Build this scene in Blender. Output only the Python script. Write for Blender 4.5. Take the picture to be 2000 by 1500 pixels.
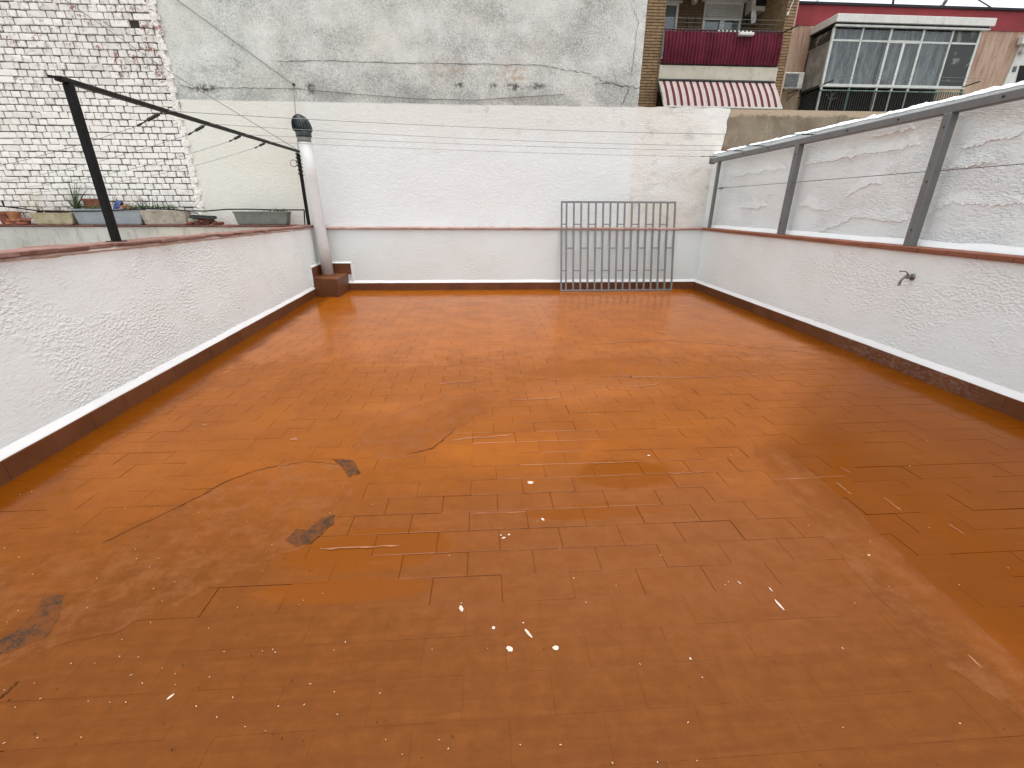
import bpy, math, random
from math import sin, cos, pi, radians, sqrt, atan2
from mathutils import Vector, Matrix, noise

random.seed(7)
S = bpy.context.scene
for o in list(bpy.data.objects):
    bpy.data.objects.remove(o)
COL = S.collection

# ------------------------------------------------------------------ camera
EYE = Vector((0, 0, 1.5))
FPX, PITCH, YAW, ROLL = 868.0, 0.3755, 0.0645, 0.0033
cp, sp, cy_, sy_ = cos(PITCH), sin(PITCH), cos(YAW), sin(YAW)
FWD = Vector((sy_ * cp, cy_ * cp, -sp))
R0 = Vector((cy_, -sy_, 0))
U0 = R0.cross(FWD)
RGT = R0 * cos(ROLL) + U0 * sin(ROLL)
UPV = U0 * cos(ROLL) - R0 * sin(ROLL)
cam = bpy.data.cameras.new('camera')
cam.sensor_fit = 'HORIZONTAL'
cam.sensor_width = 36.0
cam.lens = FPX / 2000 * 36
cam.clip_start = 0.05
cam.clip_end = 3000
camo = bpy.data.objects.new('camera', cam)
COL.objects.link(camo)
m = Matrix((RGT, UPV, -FWD)).transposed().to_4x4()
m.translation = EYE
camo.matrix_world = m
S.camera = camo

# ------------------------------------------------------------------ sky and sun (overcast)
SUN_EL, SUN_ROT = radians(82), radians(150)
W = bpy.data.worlds.new('World')
S.world = W
W.use_nodes = True
wt = W.node_tree
wt.nodes.clear()
sky = wt.nodes.new('ShaderNodeTexSky')
sky.sky_type = 'NISHITA'
sky.sun_disc = False
sky.sun_elevation = SUN_EL
sky.sun_rotation = SUN_ROT
sky.air_density = 1.0
sky.dust_density = 3.0
hsv = wt.nodes.new('ShaderNodeHueSaturation')
hsv.inputs['Saturation'].default_value = 0.22
bg = wt.nodes.new('ShaderNodeBackground')
bg.inputs['Strength'].default_value = 0.15
wo = wt.nodes.new('ShaderNodeOutputWorld')
wt.links.new(sky.outputs[0], hsv.inputs['Color'])
wt.links.new(hsv.outputs[0], bg.inputs['Color'])
wt.links.new(bg.outputs[0], wo.inputs['Surface'])
sl = bpy.data.lights.new('sun', 'SUN')
sl.energy = 0.6
sl.angle = radians(35)
sl.color = (1.0, 0.99, 0.97)
so = bpy.data.objects.new('sun', sl)
COL.objects.link(so)
# Nishita: rotation 0 puts the sun at +Y and turns clockwise seen from above
sd = Vector((sin(SUN_ROT) * cos(SUN_EL), cos(SUN_ROT) * cos(SUN_EL), sin(SUN_EL)))
so.rotation_euler = (-sd).to_track_quat('-Z', 'Y').to_euler()
S.view_settings.view_transform = 'Standard'
S.view_settings.look = 'None'
S.view_settings.exposure = 1.22
S.view_settings.gamma = 1.0
S.view_settings.use_curve_mapping = False
S.render.engine = 'CYCLES'

# ------------------------------------------------------------------ pixel rays onto real planes of the place
def ray(px, py):
    return FWD + RGT * ((px - 1000) / FPX) - UPV * ((py - 750) / FPX)
def AY(px, py, Y):
    v = ray(px, py)
    return EYE + v * (Y / v.y)
def AZ(px, py, Z=0.0):
    v = ray(px, py)
    return EYE + v * ((Z - EYE.z) / v.z)
def AP(px, py, P0, n):
    v = ray(px, py)
    return EYE + v * ((P0 - EYE).dot(n) / v.dot(n))
def PROJ(p):
    v = p - EYE
    z = v.dot(FWD)
    return (1000 + FPX * v.dot(RGT) / z, 750 - FPX * v.dot(UPV) / z, z)

# ------------------------------------------------------------------ materials
class N:
    def __init__(s, name):
        s.m = bpy.data.materials.new(name)
        s.m.use_nodes = True
        s.t = s.m.node_tree
        s.t.nodes.clear()
        s.out = s.t.nodes.new('ShaderNodeOutputMaterial')
        s._pos = None
    def new(s, k):
        return s.t.nodes.new(k)
    def put(s, sock, v):
        if hasattr(v, 'is_output'):
            s.t.links.new(v, sock)
        elif isinstance(v, (tuple, list)) and len(v) == 3 and sock.type == 'RGBA':
            sock.default_value = (*v, 1)
        else:
            sock.default_value = v
    def pos(s):
        if s._pos is None:
            s._pos = s.new('ShaderNodeNewGeometry').outputs['Position']
        return s._pos
    def obj(s):
        return s.new('ShaderNodeTexCoord').outputs['Object']
    def rnd(s):
        return s.new('ShaderNodeObjectInfo').outputs['Random']
    def xyz(s, v):
        n = s.new('ShaderNodeSeparateXYZ')
        s.put(n.inputs[0], v)
        return n.outputs
    def comb(s, x, y, z):
        n = s.new('ShaderNodeCombineXYZ')
        for i, q in enumerate((x, y, z)):
            s.put(n.inputs[i], q)
        return n.outputs[0]
    def vscale(s, v, sc):
        n = s.new('ShaderNodeMapping')
        s.put(n.inputs['Vector'], v)
        n.inputs['Scale'].default_value = sc
        return n.outputs[0]
    def noise(s, scale, detail=4, rough=0.55, vec=None, dist=0.0, kind='Fac'):
        n = s.new('ShaderNodeTexNoise')
        s.put(n.inputs['Vector'], vec if vec is not None else s.pos())
        n.inputs['Scale'].default_value = scale
        n.inputs['Detail'].default_value = detail
        n.inputs['Roughness'].default_value = rough
        n.inputs['Distortion'].default_value = dist
        return n.outputs[0]
    def voro(s, scale, feature='F1', vec=None, out='Distance'):
        n = s.new('ShaderNodeTexVoronoi')
        n.feature = feature
        s.put(n.inputs['Vector'], vec if vec is not None else s.pos())
        n.inputs['Scale'].default_value = scale
        return n.outputs[out]
    def math(s, op, a, b=0.0, c=None, clamp=False):
        n = s.new('ShaderNodeMath')
        n.operation = op
        n.use_clamp = clamp
        s.put(n.inputs[0], a)
        s.put(n.inputs[1], b)
        if c is not None:
            s.put(n.inputs[2], c)
        return n.outputs[0]
    def add(s, a, b): return s.math('ADD', a, b)
    def mul(s, a, b): return s.math('MULTIPLY', a, b)
    def sub(s, a, b): return s.math('SUBTRACT', a, b)
    def mx(s, a, b): return s.math('MAXIMUM', a, b)
    def step(s, v, a, b, lo=0.0, hi=1.0):
        n = s.new('ShaderNodeMapRange')
        n.interpolation_type = 'SMOOTHSTEP'
        s.put(n.inputs[0], v)
        for i, q in enumerate((a, b, lo, hi)):
            s.put(n.inputs[i + 1], q)
        return n.outputs[0]
    def mix(s, f, a, b):
        n = s.new('ShaderNodeMix')
        n.data_type = 'RGBA'
        s.put(n.inputs[0], f)
        s.put(n.inputs[6], a)
        s.put(n.inputs[7], b)
        return n.outputs[2]
    def bump(s, h, strength=0.5, dist=0.01, nrm=None):
        n = s.new('ShaderNodeBump')
        s.put(n.inputs['Height'], h)
        n.inputs['Strength'].default_value = strength
        n.inputs['Distance'].default_value = dist
        if nrm is not None:
            s.put(n.inputs['Normal'], nrm)
        return n.outputs[0]
    def bsdf(s, color, rough=0.7, normal=None, metal=0.0, spec=0.5, **kw):
        n = s.new('ShaderNodeBsdfPrincipled')
        s.put(n.inputs['Base Color'], color)
        s.put(n.inputs['Roughness'], rough)
        s.put(n.inputs['Metallic'], metal)
        s.put(n.inputs['Specular IOR Level'], spec)
        if normal is not None:
            s.put(n.inputs['Normal'], normal)
        for k, v in kw.items():
            s.put(n.inputs[k.replace('_', ' ')], v)
        return n.outputs[0]
    def done(s, sh):
        s.t.links.new(sh, s.out.inputs['Surface'])
        return s.m

MAT = {}
def simple(name, color, rough=0.6, metal=0.0, vary=0.25, scale=6.0, bump=0.0, bscale=60, spec=0.4, dirt=None, dirt_amt=0.5):
    n = N(name)
    f = n.noise(scale, 5)
    dark = tuple(c * (1 - vary) for c in color)
    lite = tuple(min(1, c * (1 + vary)) for c in color)
    c = n.mix(n.step(f, 0.3, 0.7), dark, lite)
    if dirt:
        c = n.mix(n.mul(n.step(n.noise(scale * 2.3, 6, 0.65), 0.48, 0.68), dirt_amt), c, dirt)
    nm = n.bump(n.noise(bscale, 4), bump, 0.005) if bump else None
    MAT[name] = n.done(n.bsdf(c, rough, nm, metal, spec))
    return MAT[name]

def white_plaster(name, base=(0.80, 0.868, 0.858), tint=(0.79, 0.84, 0.825), rel=0.7, stretch=(1, 1, 1), dirt=(0.45, 0.43, 0.38), dirt_amt=0.0, ridge=0.5):
    n = N(name)
    p = n.vscale(n.pos(), stretch)
    big = n.noise(1.1, 3, 0.5, p)
    patch = n.step(n.noise(1.9, 3, 0.55, p), 0.40, 0.62)
    c = n.mix(n.step(big, 0.35, 0.7), base, tint)
    if dirt_amt:
        c = n.mix(n.mul(n.step(n.noise(3.2, 7, 0.7, p), 0.5, 0.75), dirt_amt), c, dirt)
    # trowel marks: ragged overlapping layers, drawn-out strokes, fine sand
    ph = n.vscale(p, (1, 1, 1.7))
    ln = n.noise(2.4, 8, 0.64, ph, 0.1)
    lay = 0.0
    for th in (0.42, 0.50, 0.58):
        lay = n.add(lay, n.step(ln, th, th + 0.02))
    r1 = n.step(n.math('ABSOLUTE', n.sub(ln, 0.50)), 0.0, 0.012)
    r2 = n.noise(30, 3, 0.5, n.vscale(p, (1, 1, 1.7)), 0.1)
    r2 = n.step(r2, 0.40, 0.66)
    r3 = n.noise(70, 3, 0.5, p)
    h = n.add(n.mul(lay, 0.22 * ridge), n.mul(r2, n.add(n.mul(patch, 0.55), 0.06)))
    h = n.add(h, n.mul(r3, n.add(n.mul(patch, 0.12), 0.06)))
    # paint gathers grime in the hollows
    c = n.mix(n.mul(n.sub(1.0, r1), 0.03 * ridge), c, dirt)
    MAT[name] = n.done(n.bsdf(c, 0.75, n.bump(h, rel, 0.010), 0, 0.25))
    return MAT[name]

white_plaster('white_plaster')
white_plaster('white_plaster_rough', (0.80, 0.868, 0.862), (0.785, 0.84, 0.832), 0.9, (1, 1, 1.5), ridge=0.9)
white_plaster('white_plaster_smooth', (0.695, 0.75, 0.735), (0.68, 0.72, 0.70), 0.5, ridge=0.25)

def tall_wall_mat():
    n = N('party_wall_render')
    x, y, z = n.xyz(n.pos())[:3]
    p = n.pos()
    wob = n.mul(n.sub(n.noise(1.3, 4, 0.6), 0.5), 0.16)
    wob2 = n.mul(n.sub(n.noise(7, 4, 0.6), 0.5), 0.03)
    zz = n.add(z, n.add(wob2, n.mul(wob, 0.3)))
    mould = n.step(zz, 3.235, 3.26)                       # above the newly painted band
    # painted band: white right of the terrace corner, cream left of it
    cream = n.step(n.add(x, n.mul(wob, 0.6)), -3.12, -3.02, 1.0, 0.0)
    pc = n.mix(cream, (0.735, 0.765, 0.75), (0.665, 0.65, 0.575))
    up = n.step(n.add(z, n.mul(n.noise(2.0, 5, 0.65), 0.9)), 2.9, 3.4)
    pc = n.mix(n.mul(up, 0.6), pc, (0.70, 0.685, 0.62))
    pc = n.mix(n.mul(n.step(n.noise(4, 7, 0.7), 0.56, 0.72), n.mul(up, 0.6)), pc, (0.52, 0.51, 0.47))
    # old render: pale grey with black mould speckle gathering in streaks
    sp1 = n.noise(40, 9, 0.75, n.vscale(p, (1, 1, 0.75)), 0.5)
    sp2 = n.noise(120, 6, 0.75, p)
    big = n.noise(1.3, 5, 0.6, n.vscale(p, (1, 1, 1.2)))
    band = n.step(z, 4.05, 3.35)
    dens = n.add(n.mul(n.sub(big, 0.5), 0.30), n.mul(band, 0.035))
    speck = n.step(n.add(n.add(n.mul(sp1, 0.5), n.mul(sp2, 0.5)), dens), 0.47, 0.60)
    oc = n.mix(n.step(n.noise(3.2, 7, 0.7), 0.3, 0.7), (0.68, 0.69, 0.645), (0.54, 0.55, 0.505))
    oc = n.mix(n.mul(n.step(n.noise(0.9, 4, 0.6), 0.45, 0.7), 0.5), oc, (0.62, 0.61, 0.53))
    oc = n.mix(n.mul(speck, 0.70), oc, (0.20, 0.205, 0.19))
    dark = n.step(n.add(n.noise(48, 6, 0.75, p, 0.8), n.mul(dens, 0.7)), 0.60, 0.68)
    oc = n.mix(n.mul(dark, 0.62), oc, (0.09, 0.09, 0.085))
    vein = n.step(n.math('ABSOLUTE', n.sub(n.noise(5.5, 7, 0.65, p, 1.0), 0.5)), 0.012, 0.0)
    oc = n.mix(n.mul(vein, n.mul(n.step(big, 0.45, 0.65), 0.45)), oc, (0.13, 0.13, 0.12))
    # worn ochre patches and black stains on the lower edge of the old render
    def spot(cx, cz, rx, rz):
        dx = n.math('DIVIDE', n.sub(x, cx), rx)
        dz = n.math('DIVIDE', n.sub(z, cz), rz)
        d = n.math('SQRT', n.add(n.mul(dx, dx), n.mul(dz, dz)))
        return n.step(d, 0.2, 1.0, 1.0, 0.0)
    och = n.mx(spot(-0.55, 3.78, 0.45, 0.28), spot(0.55, 3.72, 0.4, 0.3))
    och = n.mul(och, n.step(n.noise(11, 7, 0.75), 0.47, 0.62))
    oc = n.mix(n.mul(och, 0.9), oc, (0.40, 0.29, 0.19))
    blk = n.mx(n.mx(spot(1.02, 3.55, 0.28, 0.08), spot(0.62, 3.53, 0.24, 0.09)), n.mx(spot(0.25, 3.54, 0.1, 0.06), spot(-0.35, 3.55, 0.14, 0.08)))
    blk = n.mx(blk, n.mx(spot(-4.75, 3.42, 0.40, 0.10), spot(-2.95, 3.45, 0.12, 0.14)))
    oc = n.mix(n.mul(n.mul(blk, n.step(n.noise(17, 6, 0.7), 0.40, 0.56)), 0.9), oc, (0.05, 0.048, 0.045))
    c = n.mix(mould, pc, oc)
    r1 = n.step(n.math('ABSOLUTE', n.sub(n.noise(11, 5, 0.6, p, 1.2), 0.5)), 0.0, 0.1)
    h = n.add(n.mul(r1, n.mul(n.sub(1.0, mould), 0.18)), n.add(n.mul(n.noise(40, 4, 0.55), n.add(n.mul(mould, 0.35), 0.28)), n.mul(sp2, n.mul(mould, 0.5))))
    h = n.add(h, n.mul(n.sub(1.0, mould), 0.35))
    MAT['party_wall'] = n.done(n.bsdf(c, 0.85, n.bump(h, 0.8, 0.018), 0, 0.2))
tall_wall_mat()

def brick_mats():
    n = N('painted_brick')
    p = n.pos()
    x, y, z = n.xyz(p)[:3]
    r = n.rnd()
    c = n.mix(r, (0.77, 0.745, 0.70), (0.64, 0.61, 0.56))
    c = n.mix(n.mul(n.step(n.noise(1.0, 4, 0.6), 0.45, 0.7), 0.4), c, (0.70, 0.65, 0.58))
    hi = n.step(n.add(z, n.mul(n.sub(n.noise(1.1, 4, 0.6), 0.5), 1.2)), 3.0, 3.9)
    edge = n.step(x, -6.2, -5.25)
    worn = n.add(n.mul(hi, 0.05), n.mul(edge, 0.032))
    chip = n.step(n.add(n.add(n.mul(n.noise(6.5, 7, 0.7), 0.75), n.mul(n.noise(36, 4, 0.7), 0.25)), worn), 0.635, 0.665)
    c = n.mix(n.mul(n.step(n.add(n.noise(15, 7, 0.75), worn), 0.55, 0.72), 0.72), c, (0.24, 0.20, 0.165))
    c = n.mix(n.mul(chip, 0.85), c, (0.24, 0.075, 0.045))
    ye = n.mul(n.step(z, 1.9, 1.3), n.step(n.noise(2.2, 4, 0.6), 0.45, 0.65))
    c = n.mix(n.mul(ye, 0.45), c, (0.52, 0.44, 0.24))
    gl = n.mul(n.step(z, 1.65, 1.25), n.step(n.noise(5, 6, 0.7), 0.48, 0.62))
    c = n.mix(n.mul(gl, 0.55), c, (0.20, 0.17, 0.11))
    h = n.add(n.noise(45, 5, 0.65), n.mul(chip, -0.6))
    MAT['painted_brick'] = n.done(n.bsdf(c, 0.8, n.bump(h, 0.6, 0.006), 0, 0.25))
    n = N('brick_mortar')
    z = n.xyz(n.pos())[2]
    low = n.step(n.add(z, n.mul(n.sub(n.noise(1.4, 4), 0.5), 1.5)), 2.3, 1.4)
    f = n.step(n.add(n.noise(3.0, 5, 0.7), n.mul(low, 0.08)), 0.58, 0.68)
    c = n.mix(f, (0.055, 0.048, 0.042), (0.40, 0.38, 0.34))
    MAT['brick_mortar'] = n.done(n.bsdf(c, 0.95, n.bump(n.noise(50, 5), 0.8, 0.01), 0, 0.1))
brick_mats()

def floor_mat(name, kind='paint'):
    n = N(name)
    p = n.pos()
    x, y, z = n.xyz(p)[:3]
    wob = n.mul(n.sub(n.noise(2.2, 5, 0.6), 0.5), 0.9)
    wobs = n.mul(n.sub(n.noise(11, 7, 0.7), 0.5), 0.55)
    w = n.add(wob, wobs)
    def ell(cx, cy, rx, ry, rot=0.0, soft=0.35):
        dx, dy = n.sub(x, cx), n.sub(y, cy)
        a = n.math('DIVIDE', n.add(n.mul(dx, cos(rot)), n.mul(dy, sin(rot))), rx)
        b = n.math('DIVIDE', n.sub(n.mul(dy, cos(rot)), n.mul(dx, sin(rot))), ry)
        d = n.math('SQRT', n.add(n.mul(a, a), n.mul(b, b)))
        return n.step(n.add(d, w), 1.0 - soft * 0.5, 1.0 + soft * 0.5, 1.0, 0.0)
    wet = n.mul(n.step(n.add(y, n.mul(w, 1.6)), 1.15, 2.7), 0.52)
    wet = n.mx(wet, n.mul(n.step(n.add(y, n.mul(w, 2.4)), 3.2, 5.2), 0.85))
    # strip of standing water along the left wall
    dl = n.add(n.add(x, 3.11), n.mul(n.sub(y, 9.0), 0.0418))
    wet = n.mx(wet, n.step(n.add(dl, n.mul(w, 0.35)), 0.26, 0.42, 1.0, 0.0))
    # low right-hand side beyond the overlap seam
    lim = n.add(n.mul(n.mx(n.sub(y, 2.45), 0.0), 0.85), 1.72)
    xo = n.sub(n.add(x, n.mul(w, 0.30)), lim)
    rt = n.step(xo, -0.05, n.add(n.mul(n.mx(n.sub(y, 2.2), 0.0), 0.55), 0.22))
    dr = n.sub(n.add(n.mul(n.sub(y, 8.9), 0.0273), 4.294), x)
    rt = n.mx(rt, n.step(n.add(dr, n.mul(w, 0.4)), 0.10, 0.50, 1.0, 0.0))
    rt = n.mx(rt, n.mul(n.step(n.add(n.sub(8.95, y), n.mul(w, 0.5)), 0.10, 0.45, 1.0, 0.0), 0.3))
    wet = n.mx(wet, rt)
    pud = 0.0
    for a in ((-0.55, 1.70, 0.40, 0.15, 0.1), (-0.62, 1.47, 0.36, 0.07, 0.0), (0.85, 2.28, 0.30, 0.17, 0.0), (0.62, 1.93, 0.42, 0.07, 0.05)):
        pud = n.mx(pud, ell(*a))
    wet = n.mul(wet, 1.0)
    for a in ((0.25, 2.6, 0.95, 0.36, 0.0, 1.8), (-0.7, 3.3, 0.8, 0.42, 0.2, 1.8), (1.0, 3.6, 1.2, 0.42, 0.0, 1.8)):
        wet = n.mx(wet, n.mul(ell(*a), 0.72))
    fine = n.noise(160, 3, 0.6)
    mid = n.noise(5.5, 6, 0.62)
    tile = n.noise(1.0, 2, 0.5, n.comb(n.mul(n.rnd(), 37.0), n.mul(x, 0.2), 0.3))
    dry = n.mix(n.step(n.noise(14, 7, 0.7), 0.3, 0.7), (0.1170, 0.0361, 0.0059), (0.1462, 0.0465, 0.0085))
    wetc = n.mix(n.step(n.noise(2.6, 5, 0.6), 0.3, 0.7), (0.2500, 0.0665, 0.0025), (0.3203, 0.0895, 0.0044))
    roll = n.noise(9, 5, 0.6, n.vscale(p, (0.18, 3.0, 1)))
    dry = n.mix(n.mul(n.step(roll, 0.40, 0.66), 0.35), dry, (0.100, 0.027, 0.005))
    c = n.mix(wet, dry, wetc)
    c = n.mix(n.mul(pud, 0.85), c, (0.165, 0.043, 0.0010))
    wet = n.mx(wet, n.mul(pud, 0.8))
    deep = n.mx(rt, n.step(n.add(dl, n.mul(w, 0.35)), 0.24, 0.40, 1.0, 0.0))
    c = n.mix(n.mul(deep, 0.75), c, (0.0833, 0.0204, 0.0005))
    c = n.mix(n.mul(n.sub(tile, 0.5), 0.6), c, (0.1292, 0.0352, 0.0076))
    band = n.mul(ell(0.75, 1.72, 1.15, 0.55, 0.0, 1.6), n.sub(1.0, n.mul(wet, 0.8)))
    c = n.mix(n.mul(band, 0.85), c, n.mix(n.step(n.noise(7, 7, 0.7), 0.35, 0.65), (0.155, 0.049, 0.013), (0.178, 0.060, 0.018)))
    stip = n.mul(n.noise(75, 4, 0.7), n.mul(band, n.step(n.noise(3.4, 4, 0.6), 0.47, 0.60)))
    # dirt flecks and grey scuffs
    c = n.mix(n.mul(n.step(n.noise(60, 3, 0.6), 0.72, 0.77), 0.65), c, (0.09, 0.04, 0.025))
    c = n.mix(n.mul(n.step(n.noise(2.6, 7, 0.72, n.vscale(p, (1, 1.6, 1))), 0.58, 0.78), 0.35), c, (0.075, 0.035, 0.020))
    # chalky scuffs, drawn out across the terrace by the brush
    str_ = n.noise(7, 6, 0.65, n.vscale(p, (0.35, 2.4, 1)))
    far = n.step(y, 2.6, 4.2)
    c = n.mix(n.mul(n.step(str_, 0.57, 0.70), n.add(n.mul(far, 0.22), 0.12)), c, (0.2720, 0.0959, 0.0299))
    if kind == 'patch':
        g = n.noise(95, 4, 0.7)
        c = n.mix(n.mul(n.step(n.noise(7, 6, 0.7), 0.44, 0.66), 0.45), c, (0.195, 0.072, 0.026))
        c = n.mix(n.mul(n.step(g, 0.57, 0.72), 0.5), c, (0.085, 0.034, 0.014))
        h = n.add(n.mul(g, 1.0), n.mul(n.noise(30, 4, 0.6), 0.7))
        nm = n.bump(h, 0.55, 0.006)
        rough = n.step(wet, 0.0, 1.0, 0.55, 0.38)
    else:
        rip = n.noise(6.5, 5, 0.6, n.vscale(p, (0.45, 1.5, 1)), 0.6)
        h = n.add(n.mul(fine, n.step(wet, 0.0, 1.0, 0.10, 0.03)), n.mul(n.noise(22, 4, 0.6), 0.12))
        h = n.add(n.add(h, n.mul(rip, 0.75)), n.mul(stip, 0.30))
        nm = n.bump(h, 0.32, 0.012)
        rough = n.step(n.add(wet, n.mul(n.sub(mid, 0.5), 0.5)), 0.1, 0.95, 0.46, 0.13)
    # broken water film: part bare damp paint, part film
    damp = n.bsdf(c, 0.85, nm, 0, 0.0)
    film = n.bsdf(c, rough, nm, 0, n.step(wet, 0.0, 1.0, 0.22, 0.36))
    ms = n.new('ShaderNodeMixShader')
    n.put(ms.inputs[0], n.mul(n.step(wet, 0.0, 1.0, 0.38, 0.70), n.sub(1.0, n.mx(n.mul(deep, 0.5), n.mul(pud, 0.45)))))
    n.t.links.new(damp, ms.inputs[1])
    n.t.links.new(film, ms.inputs[2])
    MAT[name] = n.done(ms.outputs[0])
floor_mat('floor_paint')
floor_mat('patch_paint', 'patch')

def grit_mat():
    n = N('bare_grit')
    g = n.voro(230, 'F1')
    c = n.mix(n.step(n.noise(170, 3, 0.7), 0.40, 0.62), (0.020, 0.013, 0.009), (0.085, 0.045, 0.024))
    c = n.mix(n.step(n.noise(14, 7, 0.75), 0.38, 0.56), c, (0.130, 0.042, 0.010))
    MAT['bare_grit'] = n.done(n.bsdf(c, 0.75, n.bump(n.add(g, n.noise(60, 4)), 0.7, 0.005), 0, 0.12))
grit_mat()

def skirting_mat():
    n = N('skirting_paint')
    p = n.pos()
    x, y, z = n.xyz(p)[:3]
    c = n.mix(n.step(n.noise(3.5, 5), 0.3, 0.7), (0.125, 0.043, 0.016), (0.165, 0.060, 0.024))
    c = n.mix(n.mul(n.rnd(), 0.35), c, (0.10, 0.036, 0.014))
    # lime scuffs on the right-hand run
    sc = n.mul(n.step(x, 3.6, 3.9), n.mul(n.step(y, 2.9, 3.4), n.step(y, 5.2, 4.4)))
    f = n.mul(sc, n.step(n.noise(38, 6, 0.75, n.vscale(p, (1, 0.5, 1.2))), 0.42, 0.70))
    c = n.mix(n.mul(f, 0.42), c, (0.34, 0.27, 0.23))
    MAT['skirting_paint'] = n.done(n.bsdf(c, 0.5, n.bump(n.noise(40, 4), 0.25, 0.004), 0, 0.22))
skirting_mat()

def coping_mat(name, a, b, d=(0.10, 0.05, 0.04), amt=0.4, rough=0.65):
    n = N(name)
    c = n.mix(n.step(n.noise(4, 5), 0.3, 0.7), a, b)
    c = n.mix(n.mul(n.rnd(), 0.35), c, tuple(q * 0.65 for q in a))
    c = n.mix(n.mul(n.step(n.noise(14, 6, 0.7), 0.52, 0.68), amt), c, d)
    MAT[name] = n.done(n.bsdf(c, rough, n.bump(n.noise(35, 4), 0.4, 0.006), 0, 0.35))
coping_mat('coping_clay', (0.225, 0.078, 0.040), (0.275, 0.102, 0.058), amt=0.15)
coping_mat('coping_old', (0.18, 0.085, 0.062), (0.27, 0.155, 0.125), (0.10, 0.05, 0.04), 0.55, 0.8)
coping_mat('coping_pale', (0.34, 0.19, 0.15), (0.46, 0.34, 0.30), (0.16, 0.075, 0.055), 0.3)
coping_mat('ledge_clay', (0.10, 0.035, 0.025), (0.19, 0.07, 0.05), (0.03, 0.02, 0.018), 0.7, 0.75)
coping_mat('mortar_bed', (0.66, 0.60, 0.56), (0.50, 0.40, 0.35), (0.30, 0.17, 0.13), 0.4, 0.9)

def concrete_mat():
    n = N('bare_concrete')
    p = n.pos()
    x, y, z = n.xyz(p)[:3]
    c = n.mix(n.step(n.noise(2.6, 6, 0.65), 0.3, 0.7), (0.16, 0.125, 0.09), (0.27, 0.215, 0.155))
    c = n.mix(n.mul(n.step(n.noise(6, 6, 0.7, n.vscale(p, (1, 1, 0.4))), 0.5, 0.7), 0.6), c, (0.33, 0.28, 0.17))
    top = n.step(n.add(z, n.mul(n.sub(n.noise(4, 6, 0.7), 0.5), 0.22)), 3.13, 3.18)
    c = n.mix(top, c, (0.44, 0.34, 0.24))
    c = n.mix(n.mul(n.step(n.noise(18, 7, 0.75), 0.55, 0.7), 0.6), c, (0.06, 0.05, 0.04))
    MAT['bare_concrete'] = n.done(n.bsdf(c, 0.9, n.bump(n.noise(28, 6, 0.7), 0.8, 0.02), 0, 0.2))
concrete_mat()

def grey_side_mat():
    n = N('grey_render')
    p = n.pos()
    c = n.mix(n.step(n.noise(1.3, 5, 0.6), 0.3, 0.7), (0.34, 0.335, 0.30), (0.44, 0.43, 0.39))
    x, y, z = n.xyz(p)[:3]
    warm = n.mul(n.step(x, -6.6, -5.4), 1.0)
    c = n.mix(n.mul(warm, 0.6), c, (0.50, 0.44, 0.36))
    c = n.mix(n.mul(n.step(n.noise(5, 6, 0.7, n.vscale(p, (1.6, 1, 0.35))), 0.5, 0.7), 0.55), c, (0.20, 0.165, 0.125))
    MAT['grey_render'] = n.done(n.bsdf(c, 0.85, n.bump(n.noise(18, 5), 0.5, 0.02), 0, 0.2))
grey_side_mat()

def brown_brick(name='brown_brick', k=1.0):
    n = N(name)
    p = n.pos()
    x, y, z = n.xyz(p)[:3]
    b = n.new('ShaderNodeTexBrick')
    n.put(b.inputs['Vector'], n.comb(n.add(x, y), z, 0.0))
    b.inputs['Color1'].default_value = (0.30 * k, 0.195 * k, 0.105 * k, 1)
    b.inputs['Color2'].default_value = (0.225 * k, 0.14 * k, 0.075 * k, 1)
    b.inputs['Mortar'].default_value = (0.075, 0.05, 0.035, 1)
    b.inputs['Scale'].default_value = 1.0
    b.inputs['Mortar Size'].default_value = 0.007
    b.inputs['Brick Width'].default_value = 0.25
    b.inputs['Row Height'].default_value = 0.058
    c = n.mix(n.mul(n.step(n.noise(9, 5, 0.7), 0.4, 0.7), 0.4), b.outputs['Color'], (0.36 * k, 0.25 * k, 0.14 * k))
    MAT[name] = n.done(n.bsdf(c, 0.85, n.bump(n.sub(n.noise(40, 4), b.outputs['Fac']), 0.6, 0.01), 0, 0.2))
brown_brick()
brown_brick('shaded_brick', 0.5)  # same brick, with the shade of the balcony recess put into its colour

def red_house():
    n = N('streaked_facade')
    p = n.pos()
    x, y, z = n.xyz(p)[:3]
    c = n.mix(n.step(n.noise(3, 6, 0.7, n.vscale(p, (3.0, 1, 0.35))), 0.35, 0.65), (0.30, 0.185, 0.125), (0.44, 0.32, 0.24))
    c = n.mix(n.mul(n.step(n.noise(6, 6, 0.7, n.vscale(p, (2.4, 1, 0.25))), 0.5, 0.68), 0.6), c, (0.23, 0.105, 0.075))
    lowf = n.step(n.add(z, n.mul(n.noise(2.5, 5), 0.5)), 5.2, 4.5)
    c = n.mix(n.mul(lowf, 0.55), c, (0.47, 0.38, 0.27))
    MAT['streaked_facade'] = n.done(n.bsdf(c, 0.9, n.bump(n.noise(20, 5), 0.6, 0.02), 0, 0.2))
red_house()

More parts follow.
